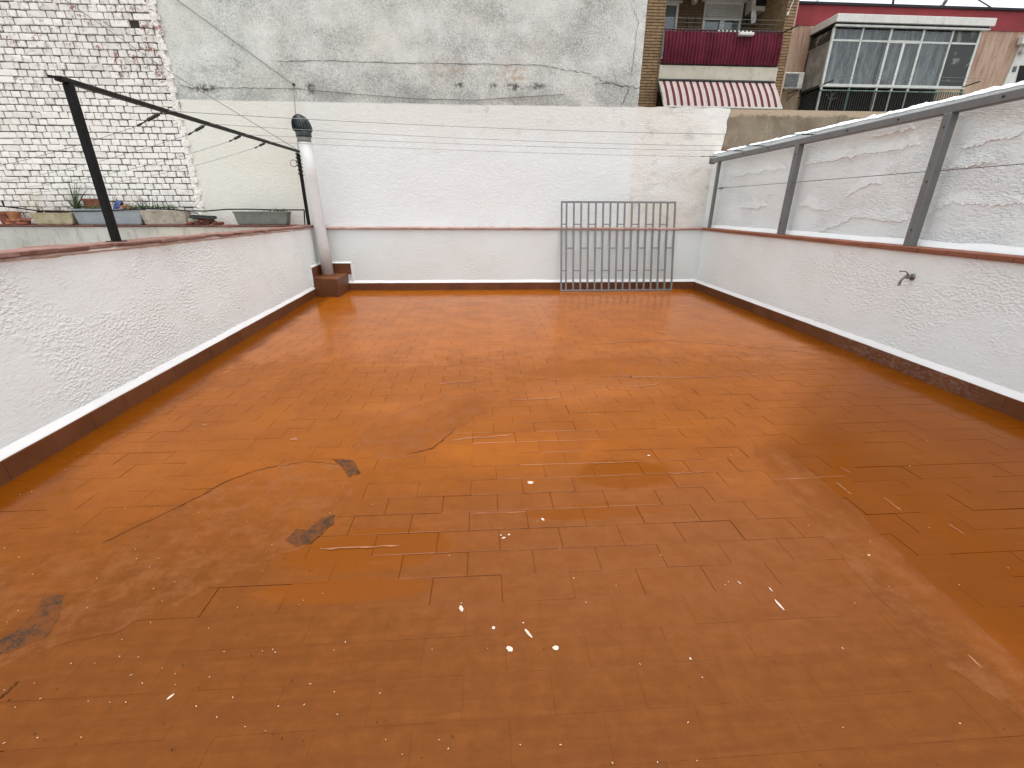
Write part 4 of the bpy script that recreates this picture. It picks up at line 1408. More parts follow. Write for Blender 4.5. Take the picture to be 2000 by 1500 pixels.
# plants
def blades(mb, c, n, L, spread, w=0.005, seed=0, mi=0, droop=0.5):
    for k in range(n):
        a = random.uniform(0, 2 * pi)
        l = L * random.uniform(0.5, 1.0)
        tilt = random.uniform(0.05, spread)
        d = Vector((cos(a), sin(a) * 0.45, 0))
        P = []
        for i in range(6):
            s_ = i / 5
            P.append(Vector(c) + d * (l * (sin(tilt) * s_ + droop * tilt * s_ * s_ * 0.5)) + Vector((0, 0, l * (cos(tilt) * s_ - droop * tilt * s_ * s_ * 0.45))))
        vs = []
        for i, p in enumerate(P):
            ww = w * (1 - 0.85 * (i / 5))
            vs += [p - Vector((-d.y, d.x, 0)) * ww - Vector((ww * .6, 0, 0)), p + Vector((-d.y, d.x, 0)) * ww + Vector((ww * .6, 0, 0))]
        mb.add(vs, [(2 * i, 2 * i + 2, 2 * i + 3, 2 * i + 1) for i in range(5)], mi)
def leaves(mb, c, n, rx, ry, rz, s_=0.016, mi=0):
    for k in range(n):
        p = Vector(c) + Vector((random.gauss(0, rx), random.gauss(0, ry), abs(random.gauss(0, rz))))
        M = Matrix.Translation(p) @ Matrix.Rotation(random.uniform(0, 6.3), 4, 'Z') @ Matrix.Rotation(random.uniform(-1.2, 1.2), 4, 'X') @ Matrix.Rotation(random.uniform(-.8, .8), 4, 'Y')
        u = s_ * random.uniform(0.5, 1.2)
        mb.add([M @ Vector(v) for v in ((-u, 0, 0), (0, -u * .45, u * .12), (u, 0, 0), (0, u * .45, u * .12))], [(0, 1, 2, 3)], mi)
g = MB()
p = AY(149, 411, 9.1)
blades(g, p - Vector((0, 0, .03)), 80, 0.62, 1.0, 0.0065, droop=0.7)
blades(g, p - Vector((0, 0, .03)), 10, 0.75, 0.5, 0.004, droop=0.4)
tag(obj('grass_tuft', g, 'grass_green', fix=False), 'spiky long green grass growing at left end of blue trough', 'plant')
g = MB()
p = AY(75, 412, 9.1)
blades(g, p - Vector((0, 0, .02)), 18, 0.40, 1.1, 0.0035, droop=0.5)
blades(g, AY(110, 412, 9.1) - Vector((0, 0, .02)), 10, 0.34, 1.2, 0.0035, droop=0.7)
tag(obj('dry_grass', g, 'grass_dry', fix=False), 'dry straw-coloured grass stalks in the tan planter', 'plant')
def clumps(name, label, spots, n, rx, ry, rz, dz):
    t = thing(name, label, 'plant', spots[0])
    for p in spots:
        g = MB()
        leaves(g, p - Vector((0, 0, dz)) - spots[0], n, rx, ry, rz)
        obj('leaf_clump', g, 'leaf_green', t, fix=False, kind='stuff')
    return t
clumps('creeping_plant', 'small green leaves spilling over rim of pale blue trough', [AY(px, 408, 9.10) for px in (152, 166, 180, 192, 243, 250, 258, 266)], 90, 0.05, 0.03, 0.035, 0)
clumps('leafy_plant', 'low green leaves covering soil of the beige planter', [AY(px, 408, 9.10) for px in (275, 286, 297, 308, 319, 333)], 110, 0.055, 0.035, 0.045, 0.01)
t = thing('bare_twigs', 'short dark bare twigs sticking up from the beige planter', 'plant', AY(290, 408, 9.1))
for k in range(9):
    b0 = AY(random.uniform(276, 300), 408, 9.1) if k < 6 else AY(random.uniform(306, 332), 408, 9.1)
    b0 = b0 - t.location
    top = b0 + Vector((random.uniform(-.13, .05), random.uniform(-.02, .04), random.uniform(.12, .26)))
    obj('twig', MB().tube([b0, b0.lerp(top, .5) + Vector((random.uniform(-.02, .02), 0, 0)), top], 0.007, 5, r2=0.003), 'twig', t, fix=False)
clumps('weed_plant', 'small clump of green weeds in the dark green planter', [AY(px, 412, 9.12) for px in (530, 545, 552)], 55, 0.045, 0.04, 0.022, 0.012)
t = thing('dead_stems', 'thin dead stems standing behind the red planter and bag', 'plant', AY(200, 398, 9.27))
for px in (182, 192, 228, 224, 232):
    b0 = AY(px, 398, 9.27) - t.location
    top = b0 + Vector((random.uniform(-.05, .03), 0, random.uniform(.1, .2)))
    obj('stem', MB().tube([b0 - Vector((0, 0, .05)), top], 0.006, 5, r2=0.003), 'twig', t, fix=False)

# thin bent handrail in front of the planters
t = thing('ledge_rail', 'thin bent black rail running in front of ledge planters', 'railing', (0, 0, 0))
yr = 8.99
pts = [AY(px, py, yr) for px, py in ((-40, 399), (0, 402.5), (40, 407), (72, 411.5), (120, 413), (200, 412), (290, 407.5), (325, 408.5), (370, 412), (405, 412), (440, 409), (480, 408.5), (530, 410), (594, 410))]
obj('rail', MB().tube(pts, 0.011, 8), 'black_steel', t)
obj('post', MB().tube([AY(594, 410, yr), AY(595.5, 441, yr)], 0.012, 8), 'black_steel', t)
obj('post', MB().tube([AY(4, 391, yr), AY(8, 403, yr)], 0.012, 8), 'black_steel', t)

# ------------------------------------------------------------------ black clothes-line frame on the left parapet
def onL(px, py, off=-0.08):
    return AP(px, py, CL + NL * off, NL)
def onR(px, py, off=-0.07):
    return AP(px, py, CR + NR * off, NR)
zb = lambda y: 1.165 + (9 - y) * 0.0072 + 0.043
t = thing('clothesline_frame', 'black steel frame of two posts and long top bar on left parapet', 'frame', (0, 0, 0))
pA = Vector((onL(228, 471).x, 4.0, 0))
zA = zb(4.0)
obj('post', MB().bar((pA.x, pA.y, zA - 0.004), (pA.x, pA.y, 2.335), 0.055, 0.05, ref=(0, 1, 0)), 'black_steel', t)
b0 = onL(605, 440)
obj('post', MB().bar((b0.x, 8.93, zb(8.93) - 0.004), (b0.x, 8.93, 2.39), 0.05, 0.05, ref=(0, 1, 0)), 'black_steel', t)
barA, barB = Vector((pA.x + 0.001, 3.92, 2.352)), Vector((b0.x, 8.97, 2.425))
obj('top_bar', MB().bar(barA, barB, 0.055, 0.032), 'dark_bar', t)
o = MB().bar(barA + Vector((0, 0.03, 0)), onL(96, 148), 0.03, 0.012)
obj('bracket', o, 'black_steel', t)
q = MB()
q.cbox(-0.05, 0.05, -0.05, 0.05, 0, 0.008, 0.002)
o = obj('base_plate', q, 'black_steel', t); o.location = (pA.x, pA.y, zA - 0.004)
# cable bundle wound round the far post
q = MB()
for k in range(5):
    z0 = 2.02 + 0.07 * k
    P = [Vector((b0.x + 0.045 * cos(a * 1.0 + k), 8.93 + 0.045 * sin(a + k), z0 + 0.012 * a + 0.02 * random.random())) for a in [i * 0.7 for i in range(14)]]
    q.tube(P, 0.006, 5)
q.tube([Vector((b0.x - .03 + 0.0 * a, 8.90, 2.28)) + Vector((-.06 + .055 * cos(a), 0, -.05 + .055 * sin(a))) for a in [i * .5 for i in range(13)]], 0.005, 5)
tag(obj('cable_bundle', q, 'rail_dark'), 'dark cable wound round top of far black post', 'cable')

# ------------------------------------------------------------------ grey steel frame on the right parapet
t = thing('steel_frame', 'grey painted steel frame of posts and top bar on right coping', 'frame', CR, RR)
yc = 0.07
ct = 1.126 + 0.045
for yw, nm in ((8.80, 0), (6.50, 1), (4.36, 2), (1.9, 3)):
    lx = (8.9 - yw) / 0.9996
    w = 0.085 if nm else 0.055
    obj('post', MB().bar((lx, yc, ct - 0.01), (lx, yc, 2.318), w, w, ref=(1, 0, 0)), 'grey_paint', t)
    for zz in (1.32, 1.75, 2.2):
        if nm in (1, 2):
            q = MB().lathe([(0.008, 0), (0.008, 0.006), (0.004, 0.008)], 8)
            o = obj('bolt', q, 'rail_dark', t)
            o.location = (lx + 0.012, yc - w / 2 + 0.001, zz)
            o.rotation_euler = (pi / 2, 0, 0)
q = MB()
q.bar((-0.20, yc, 2.352), (8.6, yc, 2.345), 0.078, 0.070, ref=(0, 1, 0))
obj('top_bar', q, 'grey_paint', t)
q = MB().cbox(-0.225, -0.19, yc - 0.055, yc + 0.055, 2.30, 2.41, 0.006)
obj('end_plate', q, 'grey_paint', t)
for k, yw in enumerate((7.9, 7.2, 5.6, 4.9, 3.9)):
    q = MB().lathe([(0.010, 0), (0.010, 0.008), (0.005, 0.011)], 8)
    o = obj('bolt', q, 'rail_dark', t)
    o.location = (8.9 - yw, yc - 0.035 + 0.001, 2.352)
    o.rotation_euler = (pi / 2, 0, 0)

# ------------------------------------------------------------------ wires
def barL(px):
    d = barB - barA
    best = None
    for i in range(401):
        p = barA + d * (i / 400)
        e = abs(PROJ(p)[0] - px)
        if best is None or e < best[0]:
            best = (e, p)
    return best[1]
def barR(px):
    a, b = CR + NR * -0.07 + Vector((0, 0.2, 2.385)), CR + NR * -0.07 + Vector((-0.19, -8.0, 2.385))
    best = None
    for i in range(801):
        p = a.lerp(b, i / 800)
        e = abs(PROJ(p)[0] - px)
        if best is None or e < best[0]:
            best = (e, p)
    return best[1]
def sagline(a, b, sag, n=16):
    return [a.lerp(b, i / n) - Vector((0, 0, sag * 4 * (i / n) * (1 - i / n))) for i in range(n + 1)]
def tens(mb, a, b, r=0.016):
    mb.tube([a, a.lerp(b, .15), a.lerp(b, .30)], r * 0.35, 6)
    mb.tube([a.lerp(b, .22), a.lerp(b, .28), a.lerp(b, .56), a.lerp(b, .62)], r, 8)
    mb.tube([a.lerp(b, .62), a.lerp(b, .85)], r * 0.35, 6)
    mb.tube([a.lerp(b, .85), a.lerp(b, .93), b], r * 0.62, 6)
defs = [(322, 1600, 0.05, 'uppermost of four long clothes lines across the white back wall', (268, 246, -60, 300)),
        (405, 1502, 0.05, 'second from top of four clothes lines before the white back wall', (368, 263, -60, 330)),
        (475, 1460, 0.03, 'third from top of four clothes lines before the white back wall', (448, 276, -60, 345)),
        (522, 1410, 0.03, 'lowest of four long clothes lines across the white back wall', (498, 289, -60, 352))]
for pxl, pxr, sag, lab, (tx, ty, ex, ey) in defs:
    a, b = barL(pxl), barR(pxr)
    t = thing('clothes_line', lab, 'wire', a, 0, 'clothes lines')
    mid = sagline(a, b, sag)
    obj('wire', MB().tube([p - a for p in mid], 0.0028, 5), 'wire_steel', t)
    q = MB()
    dv = (b - a).normalized()
    tens(q, b - a, b - dv * 0.42 - a, 0.008)
    obj('tensioner', q, 'rail_dark', t)
    # tail on the neighbour's side of the bar
    c = AY(tx, ty, a.y + 0.03)
    q = MB()
    tens(q, a - a, c - a)
    obj('tensioner', q, 'rail_dark', t)
    e = c + Vector((-3.9, 0.5, -0.62))
    P = sagline(c, e, 0.10)
    obj('wire', MB().tube([p - a for p in P], 0.0024, 5), 'wire_steel', t)
# wire along the right wall
a, b = onR(1402, 368, -0.05), onR(2000, 320, -0.05)
b = a + (b - a) * 1.8
t = thing('wall_wire', 'single thin wire stretched between grey posts along right wall', 'wire', a)
obj('wire', MB().tube([Vector((0, 0, 0)), b - a], 0.004, 5), 'wire_steel', t)
q = MB(); tens(q, Vector((0, 0, 0)), (b - a).normalized() * 0.32)
obj('tensioner', q, 'wire_steel', t)
# guy wires to the tall wall
hook = AY(573, 165, TW - 0.03)
q = MB().tube([AY(330, -12, TW - 0.03), hook], 0.0075, 6)
tag(obj('guy_wire', q, 'wire_steel'), 'diagonal grey cable running down mouldy wall to a hook', 'cable')
q = MB().tube([hook, barB + Vector((0, 0, 0.02))], 0.006, 6)
tag(obj('guy_wire', q, 'wire_steel'), 'upright thin wire from wall hook down to black bar end', 'cable')
q = MB().tube([AY(120, -5, TW - 0.08), AY(330, 140, TW - 0.10), barB + Vector((0.02, -0.12, 0.02))], 0.006, 6)
tag(obj('guy_wire', q, 'wire_steel'), 'diagonal thin wire crossing brick wall down to black bar', 'cable')
q = MB().cbox(-0.02, 0.02, -0.01, 0.04, -0.02, 0.02, 0.004)
o = obj('wall_hook', q, 'rail_dark'); o.location = hook
tag(o, 'small dark hook on the mouldy wall where two wires meet', 'hook')

# ------------------------------------------------------------------ leaning steel grille
GL0, GL1 = AZ(1096, 569.5), AZ(1311, 567.5)
gw = (GL1 - GL0).length
gy = (GL0.y + GL1.y) / 2
lean = math.atan2(0.335, 1.60)
t = thing('window_grille', 'grey steel bar grille leaning against the far parapet', 'grille', (GL0.x, gy, 0.0135), RB * 0.5)
t.rotation_euler = (-lean, 0, atan2(GL1.y - GL0.y, GL1.x - GL0.x))
gh = 1.645
fr = [0, 53, 133, 213, 293, 373, 453, 533, 613, 690, 770, 850, 930, 1010, 1088, 1167, 1250]
xs = [v / 1250 * gw for v in fr]
bs = 0.031
obj('rail', MB().cbox(-bs / 2, gw + bs / 2, -0.017, 0.017, -0.0125, 0.018, 0.002), 'grille_grey', t)
obj('rail', MB().cbox(-bs / 2, gw + bs / 2, -0.012, 0.012, gh - 0.016, gh + 0.016, 0.002), 'grille_grey', t)
vb = MB().cbox(-bs / 2, bs / 2, -0.014, 0.014, 0.0185, gh - 0.0165, 0.002).mesh('bar', 'grille_grey')
for x in xs:
    o = obj('bar', vb, 'grille_grey', t)
    o.location = (x, 0, 0)
for hrow, par in ((0.755, 0), (0.488, 1), (0.232, 0)):
    for k in range(16):
        if k % 2 != par:
            continue
        obj('cross_piece', MB().cbox(xs[k] + bs / 2, xs[k + 1] - bs / 2, -0.009, 0.009, gh * hrow - 0.009, gh * hrow + 0.009, 0.0015), 'grille_grey', t)

# ------------------------------------------------------------------ wall tap
tp = AP(1783, 541, CR, NR)
t = thing('wall_tap', 'small dull metal water tap on the right parapet', 'tap', tp, RR)
q = MB().lathe([(0.034, -0.004), (0.034, 0.006), (0.028, 0.014), (0.016, 0.018)], 20)
o = obj('flange', q, 'chrome', t); o.rotation_euler = (pi / 2, 0, 0)
q = MB().tube([(0, -0.012, 0), (0, -0.04, 0), (0, -0.085, 0)], 0.013, 12)
q.tube([(0, -0.045, 0), (0, -0.060, 0)], 0.019, 8)
obj('body', q, 'chrome', t)
q = MB().tube([(0, -0.078, -0.004), (0, -0.095, -0.012), (0, -0.108, -0.032), (0, -0.113, -0.058)], 0.0105, 10)
q.tube([(0, -0.112, -0.05), (0, -0.116, -0.085)], 0.013, 10)
obj('spout', q, 'chrome', t)
q = MB().tube([(0, -0.055, 0.010), (0, -0.062, 0.032)], 0.010, 10)
q.tube([(0, -0.06, 0.030), (0, -0.078, 0.048), (0, -0.100, 0.053), (0, -0.152, 0.056)], 0.0052, 8)
obj('handle', q, 'chrome', t)

# ------------------------------------------------------------------ brown brick apartment building with a balcony
BY = 12.0
t = thing('apartment_building', 'brown brick apartment block with recessed balcony behind tall wall', 'building', (0, 0, 0))
px0, px1, px2, px3 = 2.4, 4.172, 6.955, 7.185
zc, zs0, zs1, ztop = 5.265, 4.302, 4.585, 7.6
for a, b in ((px0, px1), (px2, px3)):
    q = MB()
    z = -6.0
    q.box(a, b, BY + 0.004, 15.0, -6.0, ztop)
    z = 2.6
    while z < ztop - 0.06:
        q.box(a - (0.0 if a < 4 else 0.002), b + 0.002, BY - 0.004 + random.uniform(-.002, .002), BY + 0.02, z + 0.006, z + 0.054)
        z += 0.058
    obj('brick_pillar', q, 'brown_brick', t)
q = MB().box(px3 - 0.012, px3 + 0.022, BY - 0.012, BY + 0.9, 2.6, ztop)
obj('edge_trim', q, 'streaked_facade', t)
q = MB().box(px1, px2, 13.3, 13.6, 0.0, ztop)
obj('back_wall', q, 'shaded_brick', t)
q = MB()
q.cbox(px1 - 0.02, px2 + 0.02, BY - 0.06, BY + 0.06, zs0, zs1, 0.006)
q.box(px1, px2, BY + 0.061, 13.3, zs0 + 0.04, zs1 - 0.03)
obj('balcony_slab', q, 'cream_paint', t)
q = MB().box(px1, px2, BY - 0.03, 13.3, 6.36, 6.66)
obj('balcony_slab', q, 'cream_paint', t)
# back wall windows
def window(parent, x0, x1, z0, z1, y, shutter=None, mull=True, name='window', fw=0.055, fm='window_white'):
    f = MB()
    f.box(x0, x0 + fw, y - 0.05, y, z0, z1)
    f.box(x1 - fw, x1, y - 0.05, y, z0, z1)
    f.box(x0 + fw, x1 - fw, y - 0.05, y, z1 - fw, z1)
    f.box(x0 + fw, x1 - fw, y - 0.05, y, z0, z0 + fw)
    if mull:
        xm = (x0 + x1) / 2
        f.box(xm - 0.06, xm + 0.06, y - 0.055, y - 0.002, z0 + fw, z1 - fw)
    w = obj(name, f, fm, parent)
    if mull:
        obj('pane', MB().box(x0 + fw, xm - 0.06, y - 0.022, y - 0.016, z0 + fw, z1 - fw), 'window_glass', w)
        obj('pane', MB().box(xm + 0.06, x1 - fw, y - 0.022, y - 0.016, z0 + fw, z1 - fw), 'window_glass', w)
    else:
        obj('pane', MB().box(x0 + fw, x1 - fw, y - 0.022, y - 0.016, z0 + fw, z1 - fw), 'window_glass', w)
    if shutter:
        z = z1 - fw
        k = 0
        while z > shutter:
            obj('slat', MB().cbox(x0 + fw * .6, x1 - fw * .6, y - 0.072, y - 0.056, z - 0.040, z - 0.002, 0.004), 'shutter_grey', w)
            z -= 0.042
        obj('slat', MB().cbox(x0 + fw * .5, x1 - fw * .5, y - 0.08, y - 0.055, z - 0.03, z - 0.002, 0.004), 'window_white', w)
    obj('blind', MB().box(x0 + 0.02, x1 - 0.02, y - 0.010, y - 0.004, z0 + 0.02, z1 - 0.02), 'curtain_blue' if mull else 'curtain_blue', w)
    return w
window(t, 5.58, 6.56, 5.0, 6.25, 13.298, shutter=5.93)
window(t, 4.30, 4.93, 5.05, 6.2, 13.298, mull=False)
obj('lintel', MB().cbox(5.5, 6.66, 13.22, 13.299, 6.252, 6.29, 0.004), 'slab_white', t)
obj('lintel', MB().cbox(4.3, 5.0, 13.22, 13.299, 6.202, 6.235, 0.004), 'slab_white', t)
q = MB().lathe([(0.05, 0), (0.085, 0.03), (0.08, 0.07), (0.05, 0.12), (0.0, 0.13)], 14)
o = obj('wall_lamp', q, 'lamp_white', t); o.location = (5.30, 13.298, 6.25); o.rotation_euler = (pi / 2, 0, 0)
# balcony rail
q = MB().tube([(px1, BY - 0.04, zc), (px2 + 0.02, BY - 0.04, zc + 0.01)], 0.016, 8)
rl = obj('balcony_rail', q, 'rail_dark', t)
for k in range(22):
    x = px1 + (px2 - px1) * (k + .5) / 22
    obj('baluster', MB().tube([(x, BY - 0.035, zs1), (x, BY - 0.035, zc)], 0.008, 6), 'rail_dark', rl)
obj('foot_rail', MB().bar((px1, BY - 0.035, zs1 + 0.035), (px2, BY - 0.035, zs1 + 0.035), 0.03, 0.03), 'rail_dark', rl)

# maroon balcony screen
x0, x1 = 4.176, 6.94
zt_, zb_ = zc - 0.035, zs1 + 0.03
t = thing('balcony_screen', 'maroon pleated fabric screen tied along the balcony rail', 'screen', ((x0 + x1) / 2, BY - 0.075, zb_))
q = MB()
nx, nz = 260, 10
vs = []
for j in range(nz + 1):
    for i in range(nx + 1):
        u, v = i / nx, j / nz
        x = (u - 0.5) * (x1 - x0)
        ph = u * 2 * pi * 35 + 0.6 * fbm(u * 9, v * 1.5, 2, 1, 2)
        amp = 0.024 * (0.6 + 0.6 * fbm(u * 14, 3, 1, 1, 2) + 0.5)
        yy = amp * sin(ph) - 0.025 * sin(pi * v)
        # diagonal creases at both ends
        yy += 0.02 * math.exp(-((u - 0.02 - 0.06 * (1 - v) ** 2) / 0.012) ** 2) + 0.02 * math.exp(-((u - 0.975 + 0.08 * (0.45 - v)) / 0.01) ** 2) * (v < .55)
        z = v * (zt_ - zb_) - 0.010 * abs(sin(u * pi * 30)) * (j == nz) + 0.006 * sin(u * 40) * (j == 0)
        vs.append((x, yy, z))
fs = [(j * (nx + 1) + i, j * (nx + 1) + i + 1, (j + 1) * (nx + 1) + i + 1, (j + 1) * (nx + 1) + i) for j in range(nz) for i in range(nx)]
obj('cloth', q.add(vs, fs), 'maroon_cloth', t, smooth=True)
for k in range(30):
    x = (k / 29 - .5) * (x1 - x0) * .98
    obj('tie', MB().cbox(x - .022, x + .022, -.012, .012, zt_ - zb_ + 0.004, zt_ - zb_ + 0.030, 0.004), 'slab_white' if 12 < k < 22 else 'maroon_cloth', t)

# striped awning
t = thing('striped_awning', 'maroon and white striped awning hanging under the balcony slab', 'awning', ((px1 + px2) / 2, BY - 0.07, zs0))
a0, a1 = px1 - 0.01, px2 - 0.02
xc = (px1 + px2) / 2
zlow = AY(1400, 209.5, 11.45).z - zs0
q = MB()
pit = (a1 - a0) / 17.5
pat = [(0.00, 0.09, 1), (0.09, 0.13, 2), (0.13, 0.20, 1), (0.20, 0.26, 3), (0.26, 0.36, 1), (0.36, 0.42, 2), (0.42, 0.50, 1), (0.50, 0.90, 0), (0.90, 0.95, 2), (0.95, 1.0, 1)]
def aw(x, s_):
    yy = -0.50 * s_ - 0.03 * sin(pi * s_)
    z = -0.02 + (zlow + 0.02) * (s_ ** 0.95) + 0.02 * sin(pi * s_)
    return (x, yy, z)
k = 0
while True:
    base_ = a0 + k * pit
    if base_ > a1:
        break
    for u0, u1, mi in pat:
        xa, xb = base_ + u0 * pit, min(a1, base_ + u1 * pit)
        if xa >= a1:
            break
        vs, fs = [], []
        for i in range(9):
            vs += [aw(xa - xc, i / 8), aw(xb - xc, i / 8)]
            if i:
                b = 2 * (i - 1)
                fs.append((b, b + 1, b + 3, b + 2))
        q.add(vs, fs, mi)
    k += 1
obj('canopy', q, ['awning_maroon', 'awning_white', 'awning_pink', 'awning_grey'], t, fix=False)
obj('front_bar', MB().bar(Vector(aw(a0 - xc - .01, 1)) + Vector((0, -.012, -.008)), Vector(aw(a1 - xc + .01, 1)) + Vector((0, -.012, -.008)), 0.03, 0.035), 'slab_white', t)
obj('roller', MB().tube([(a0 - xc, 0.0, -0.012), (a1 - xc, 0.0, -0.012)], 0.030, 10), 'rail_dark', t)
obj('arm', MB().tube([(a0 - xc - 0.005, 0.0, -0.03), Vector(aw(a0 - xc - .005, 1))], 0.010, 6), 'frame_green', t)
obj('arm', MB().tube([(a1 - xc + 0.005, 0.0, -0.03), Vector(aw(a1 - xc + .005, 1))], 0.010, 6), 'frame_pale', t)
# dim shop-level recess behind the awning
# things on and over the balcony
def ac_unit(label, x0, x1, y, z0, z1, depth=0.28):
    w, h = x1 - x0, z1 - z0
    t = thing('air_conditioner', label, 'air conditioner', ((x0 + x1) / 2, y, z0), 0, 'outdoor air conditioner units')
    obj('case', MB().cbox(-w / 2, w / 2, 0, depth, 0, h, 0.012), 'ac_white', t)
    obj('grille_panel', MB().cbox(-w / 2 + 0.03, w / 2 - w * 0.27, -0.006, 0.02, 0.03, h - 0.03, 0.004), 'ac_dark', t)
    for k in range(9):
        z = 0.045 + (h - 0.09) * k / 8
        obj('slat', MB().box(-w / 2 + 0.035, w / 2 - w * 0.28, -0.013, -0.0065, z - 0.006, z + 0.006), 'galvanised', t)
    for s_ in (-1, 1):
        obj('bracket', MB().bar((s_ * w * 0.36, -0.04, -0.02), (s_ * w * 0.36, depth + 0.35, -0.02), 0.03, 0.03), 'galvanised', t)
        obj('bracket', MB().bar((s_ * w * 0.36, 0.0, -0.035), (s_ * w * 0.36, depth + 0.3, -0.2), 0.022, 0.022), 'galvanised', t)
    return t
ac_unit('grey and white air conditioner unit beside the glazed bay', 7.545, 8.06, 12.58, 4.318, 4.665, 0.25)
u = thing('air_conditioner', 'cream air conditioner unit high inside the balcony recess', 'air conditioner', (7.05 - .05, 12.95, 6.09), 0, 'outdoor air conditioner units')
u.location = ((AY(1467, 20, 12.95).x + AY(1512, 20, 12.95).x) / 2, 12.95, AY(1490, 22, 12.95).z)
hw = (AY(1512, 20, 12.95).x - AY(1467, 20, 12.95).x) / 2
obj('case', MB().cbox(-hw, hw, 0, 0.30, 0, 0.255, 0.012), 'ac_white', u)
obj('grille_panel', MB().cbox(-hw + 0.09, hw - 0.14, -0.006, 0.02, 0.10, 0.24, 0.004), 'dark_gap', u)
for s_ in (-1, 1):
    obj('bracket', MB().bar((s_ * hw * .8, -0.02, -0.02), (s_ * hw * .8, 0.34, -0.02), 0.035, 0.035), 'galvanised', u)
    obj('bracket', MB().bar((s_ * hw * .8, 0.0, -0.04), (s_ * hw * .8 - .05, 0.30, -0.22), 0.03, 0.03), 'rail_dark' if s_ < 0 else 'galvanised', u)
# rags on the bracket of the upper unit
q = MB()
vs = []
for j in range(6):
    for i in range(5):
        vs.append((i * .03 - .06 + .02 * j * (0.2), -0.02 + .02 * sin(i * 2.0 + j), -.05 * j))
q.add(vs, [(j * 5 + i, j * 5 + i + 1, (j + 1) * 5 + i + 1, (j + 1) * 5 + i) for j in range(5) for i in range(4)])
o = obj('hanging_rag', q, 'window_white'); o.location = (u.location.x - hw * .85, 12.90, u.location.z - 0.01)
sm = o.modifiers.new('thick', 'SOLIDIFY'); sm.thickness = 0.006
tag(o, 'white rag hanging from bracket of the upper air conditioner', 'rag')
p = AY(1457, 67.5, BY - 0.14)
o = obj('planter_tray', MB().cbox(-.17, .17, -.05, .05, -.025, .035, .01), 'slab_white'); o.location = p
tag(o, 'narrow white tray hooked outside the maroon balcony screen', 'tray')
p = AY(1512, 53, 12.6)
o = obj('yellow_crate', MB().cbox(-.09, .09, -.08, .08, -.08, .03, .01), 'yellow_box'); o.location = (p.x, 12.5, zc - 0.02)
o.location.z = AY(1512, 56, 12.5).z
tag(o, 'small yellow box on the balcony behind the rail', 'box')
for k, (pa, pb) in enumerate((((1342, 33), (1342, 57)), ((1358, 33), (1352, 57)))):
    q = MB().tube([AY(*pa, 12.9), AY(pb[0], pb[1] + 30, 12.9)], 0.018, 6)
    tag(obj('broom_handle', q, 'twig'), ('dark upright pole on the balcony, left of the two' if k == 0 else 'dark slanted pole on the balcony, nearer the window'), 'pole', 'poles standing on the balcony')
for k in range(4):
    z = zc + 0.06 + 0.055 * k
    q = MB().tube([(px1, BY + 0.25 - .08 * k, z), (px2, BY + 0.25 - .08 * k, z + 0.01)], 0.0035, 5)
    tag(obj('balcony_line', q, 'wire_steel'), ('lowest', 'second lowest', 'second highest', 'highest')[k] + ' of four thin washing lines over the maroon balcony screen', 'wire', 'washing lines on the balcony')
q = MB().tube([AY(1520, 68, BY - 0.06), AY(1560, 49, BY - 0.6)], 0.014, 6)
tag(obj('line_bracket', q, 'rail_dark'), 'dark metal arm sticking out at right end of maroon screen', 'bracket')
q = MB().tube([AY(1552, -4, BY - 0.02), AY(1540, 24, BY - 0.03)], 0.008, 6)
q.tube([AY(1540, 24, BY - 0.03), AY(1537.5, 30, BY - 0.03)], 0.022, 8)
tag(obj('pull_cord', q, 'slab_white'), 'pale cord with knob hanging against the right brick pillar', 'cord')

# ------------------------------------------------------------------ red and tan house with a glazed bay
RY, FY = 13.0, 12.2
t = thing('red_house', 'tan streaked house with red top band and glazed balcony bay', 'house', (0, 0, 0))
zr = AY(1780, 16, RY).z
zm = AY(1980, 62, RY).z
hx0, hx1 = 7.21, 22.0
obj('wall', MB().box(hx0, hx1, RY, 16.0, -6.0, zm), 'streaked_facade', t)
obj('red_band', MB().box(hx0, hx1, RY - 0.015, 16.0, zm + 0.001, zr), 'red_facade', t)
obj('roof_edge', MB().cbox(hx0, hx1, RY - 0.06, 16.0, zr + 0.001, zr + 0.055, 0.006), 'roof_black', t)
pp0, pp1 = AY(1990, 80, RY), AY(1952, 170, RY)
q = MB().prism([(pp1.x - 0.06, pp1.z - 1.2), (20.0, pp1.z - 1.2), (20.0, pp0.z - 0.05), (pp0.x + 0.06, pp0.z - 0.05)], 'y', RY - 0.03, RY + 0.01)
obj('pale_panel', q, 'slab_white', t)
a = AY(1992, 82, RY - .1)
obj('lintel', MB().cbox(a.x, a.x + 1.6, RY - 0.16, RY - 0.031, a.z - 0.05, a.z + 0.13, 0.01), 'slab_white', t)
a = AY(1994, 102, RY - .05)
q = MB().lathe([(0.03, 0), (0.055, 0.02), (0.055, 0.08), (0.0, 0.10)], 12)
o = obj('wall_lamp', q, 'lamp_white', t); o.location = (a.x, RY - 0.03, a.z); o.rotation_euler = (pi / 2, 0, 0)
a = AY(1981, 135, RY - .03)
obj('vent', MB().cbox(a.x - .05, a.x + .05, RY - 0.045, RY - 0.028, a.z - .06, a.z + .06, .004), 'ac_dark', t)
a, b = AY(1996, 128, RY - .04), AY(1987, 168, RY - .04)
q = MB().prism([(b.x, b.z - .5), (b.x + 1.5, b.z - .5), (b.x + 1.5, a.z), (a.x - .05, a.z)], 'y', RY - 0.048, RY - 0.031)
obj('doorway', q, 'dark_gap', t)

bx0, bx1 = 8.285, 11.97
zsill, ztopw, ztr = 4.345, 5.475, 5.215
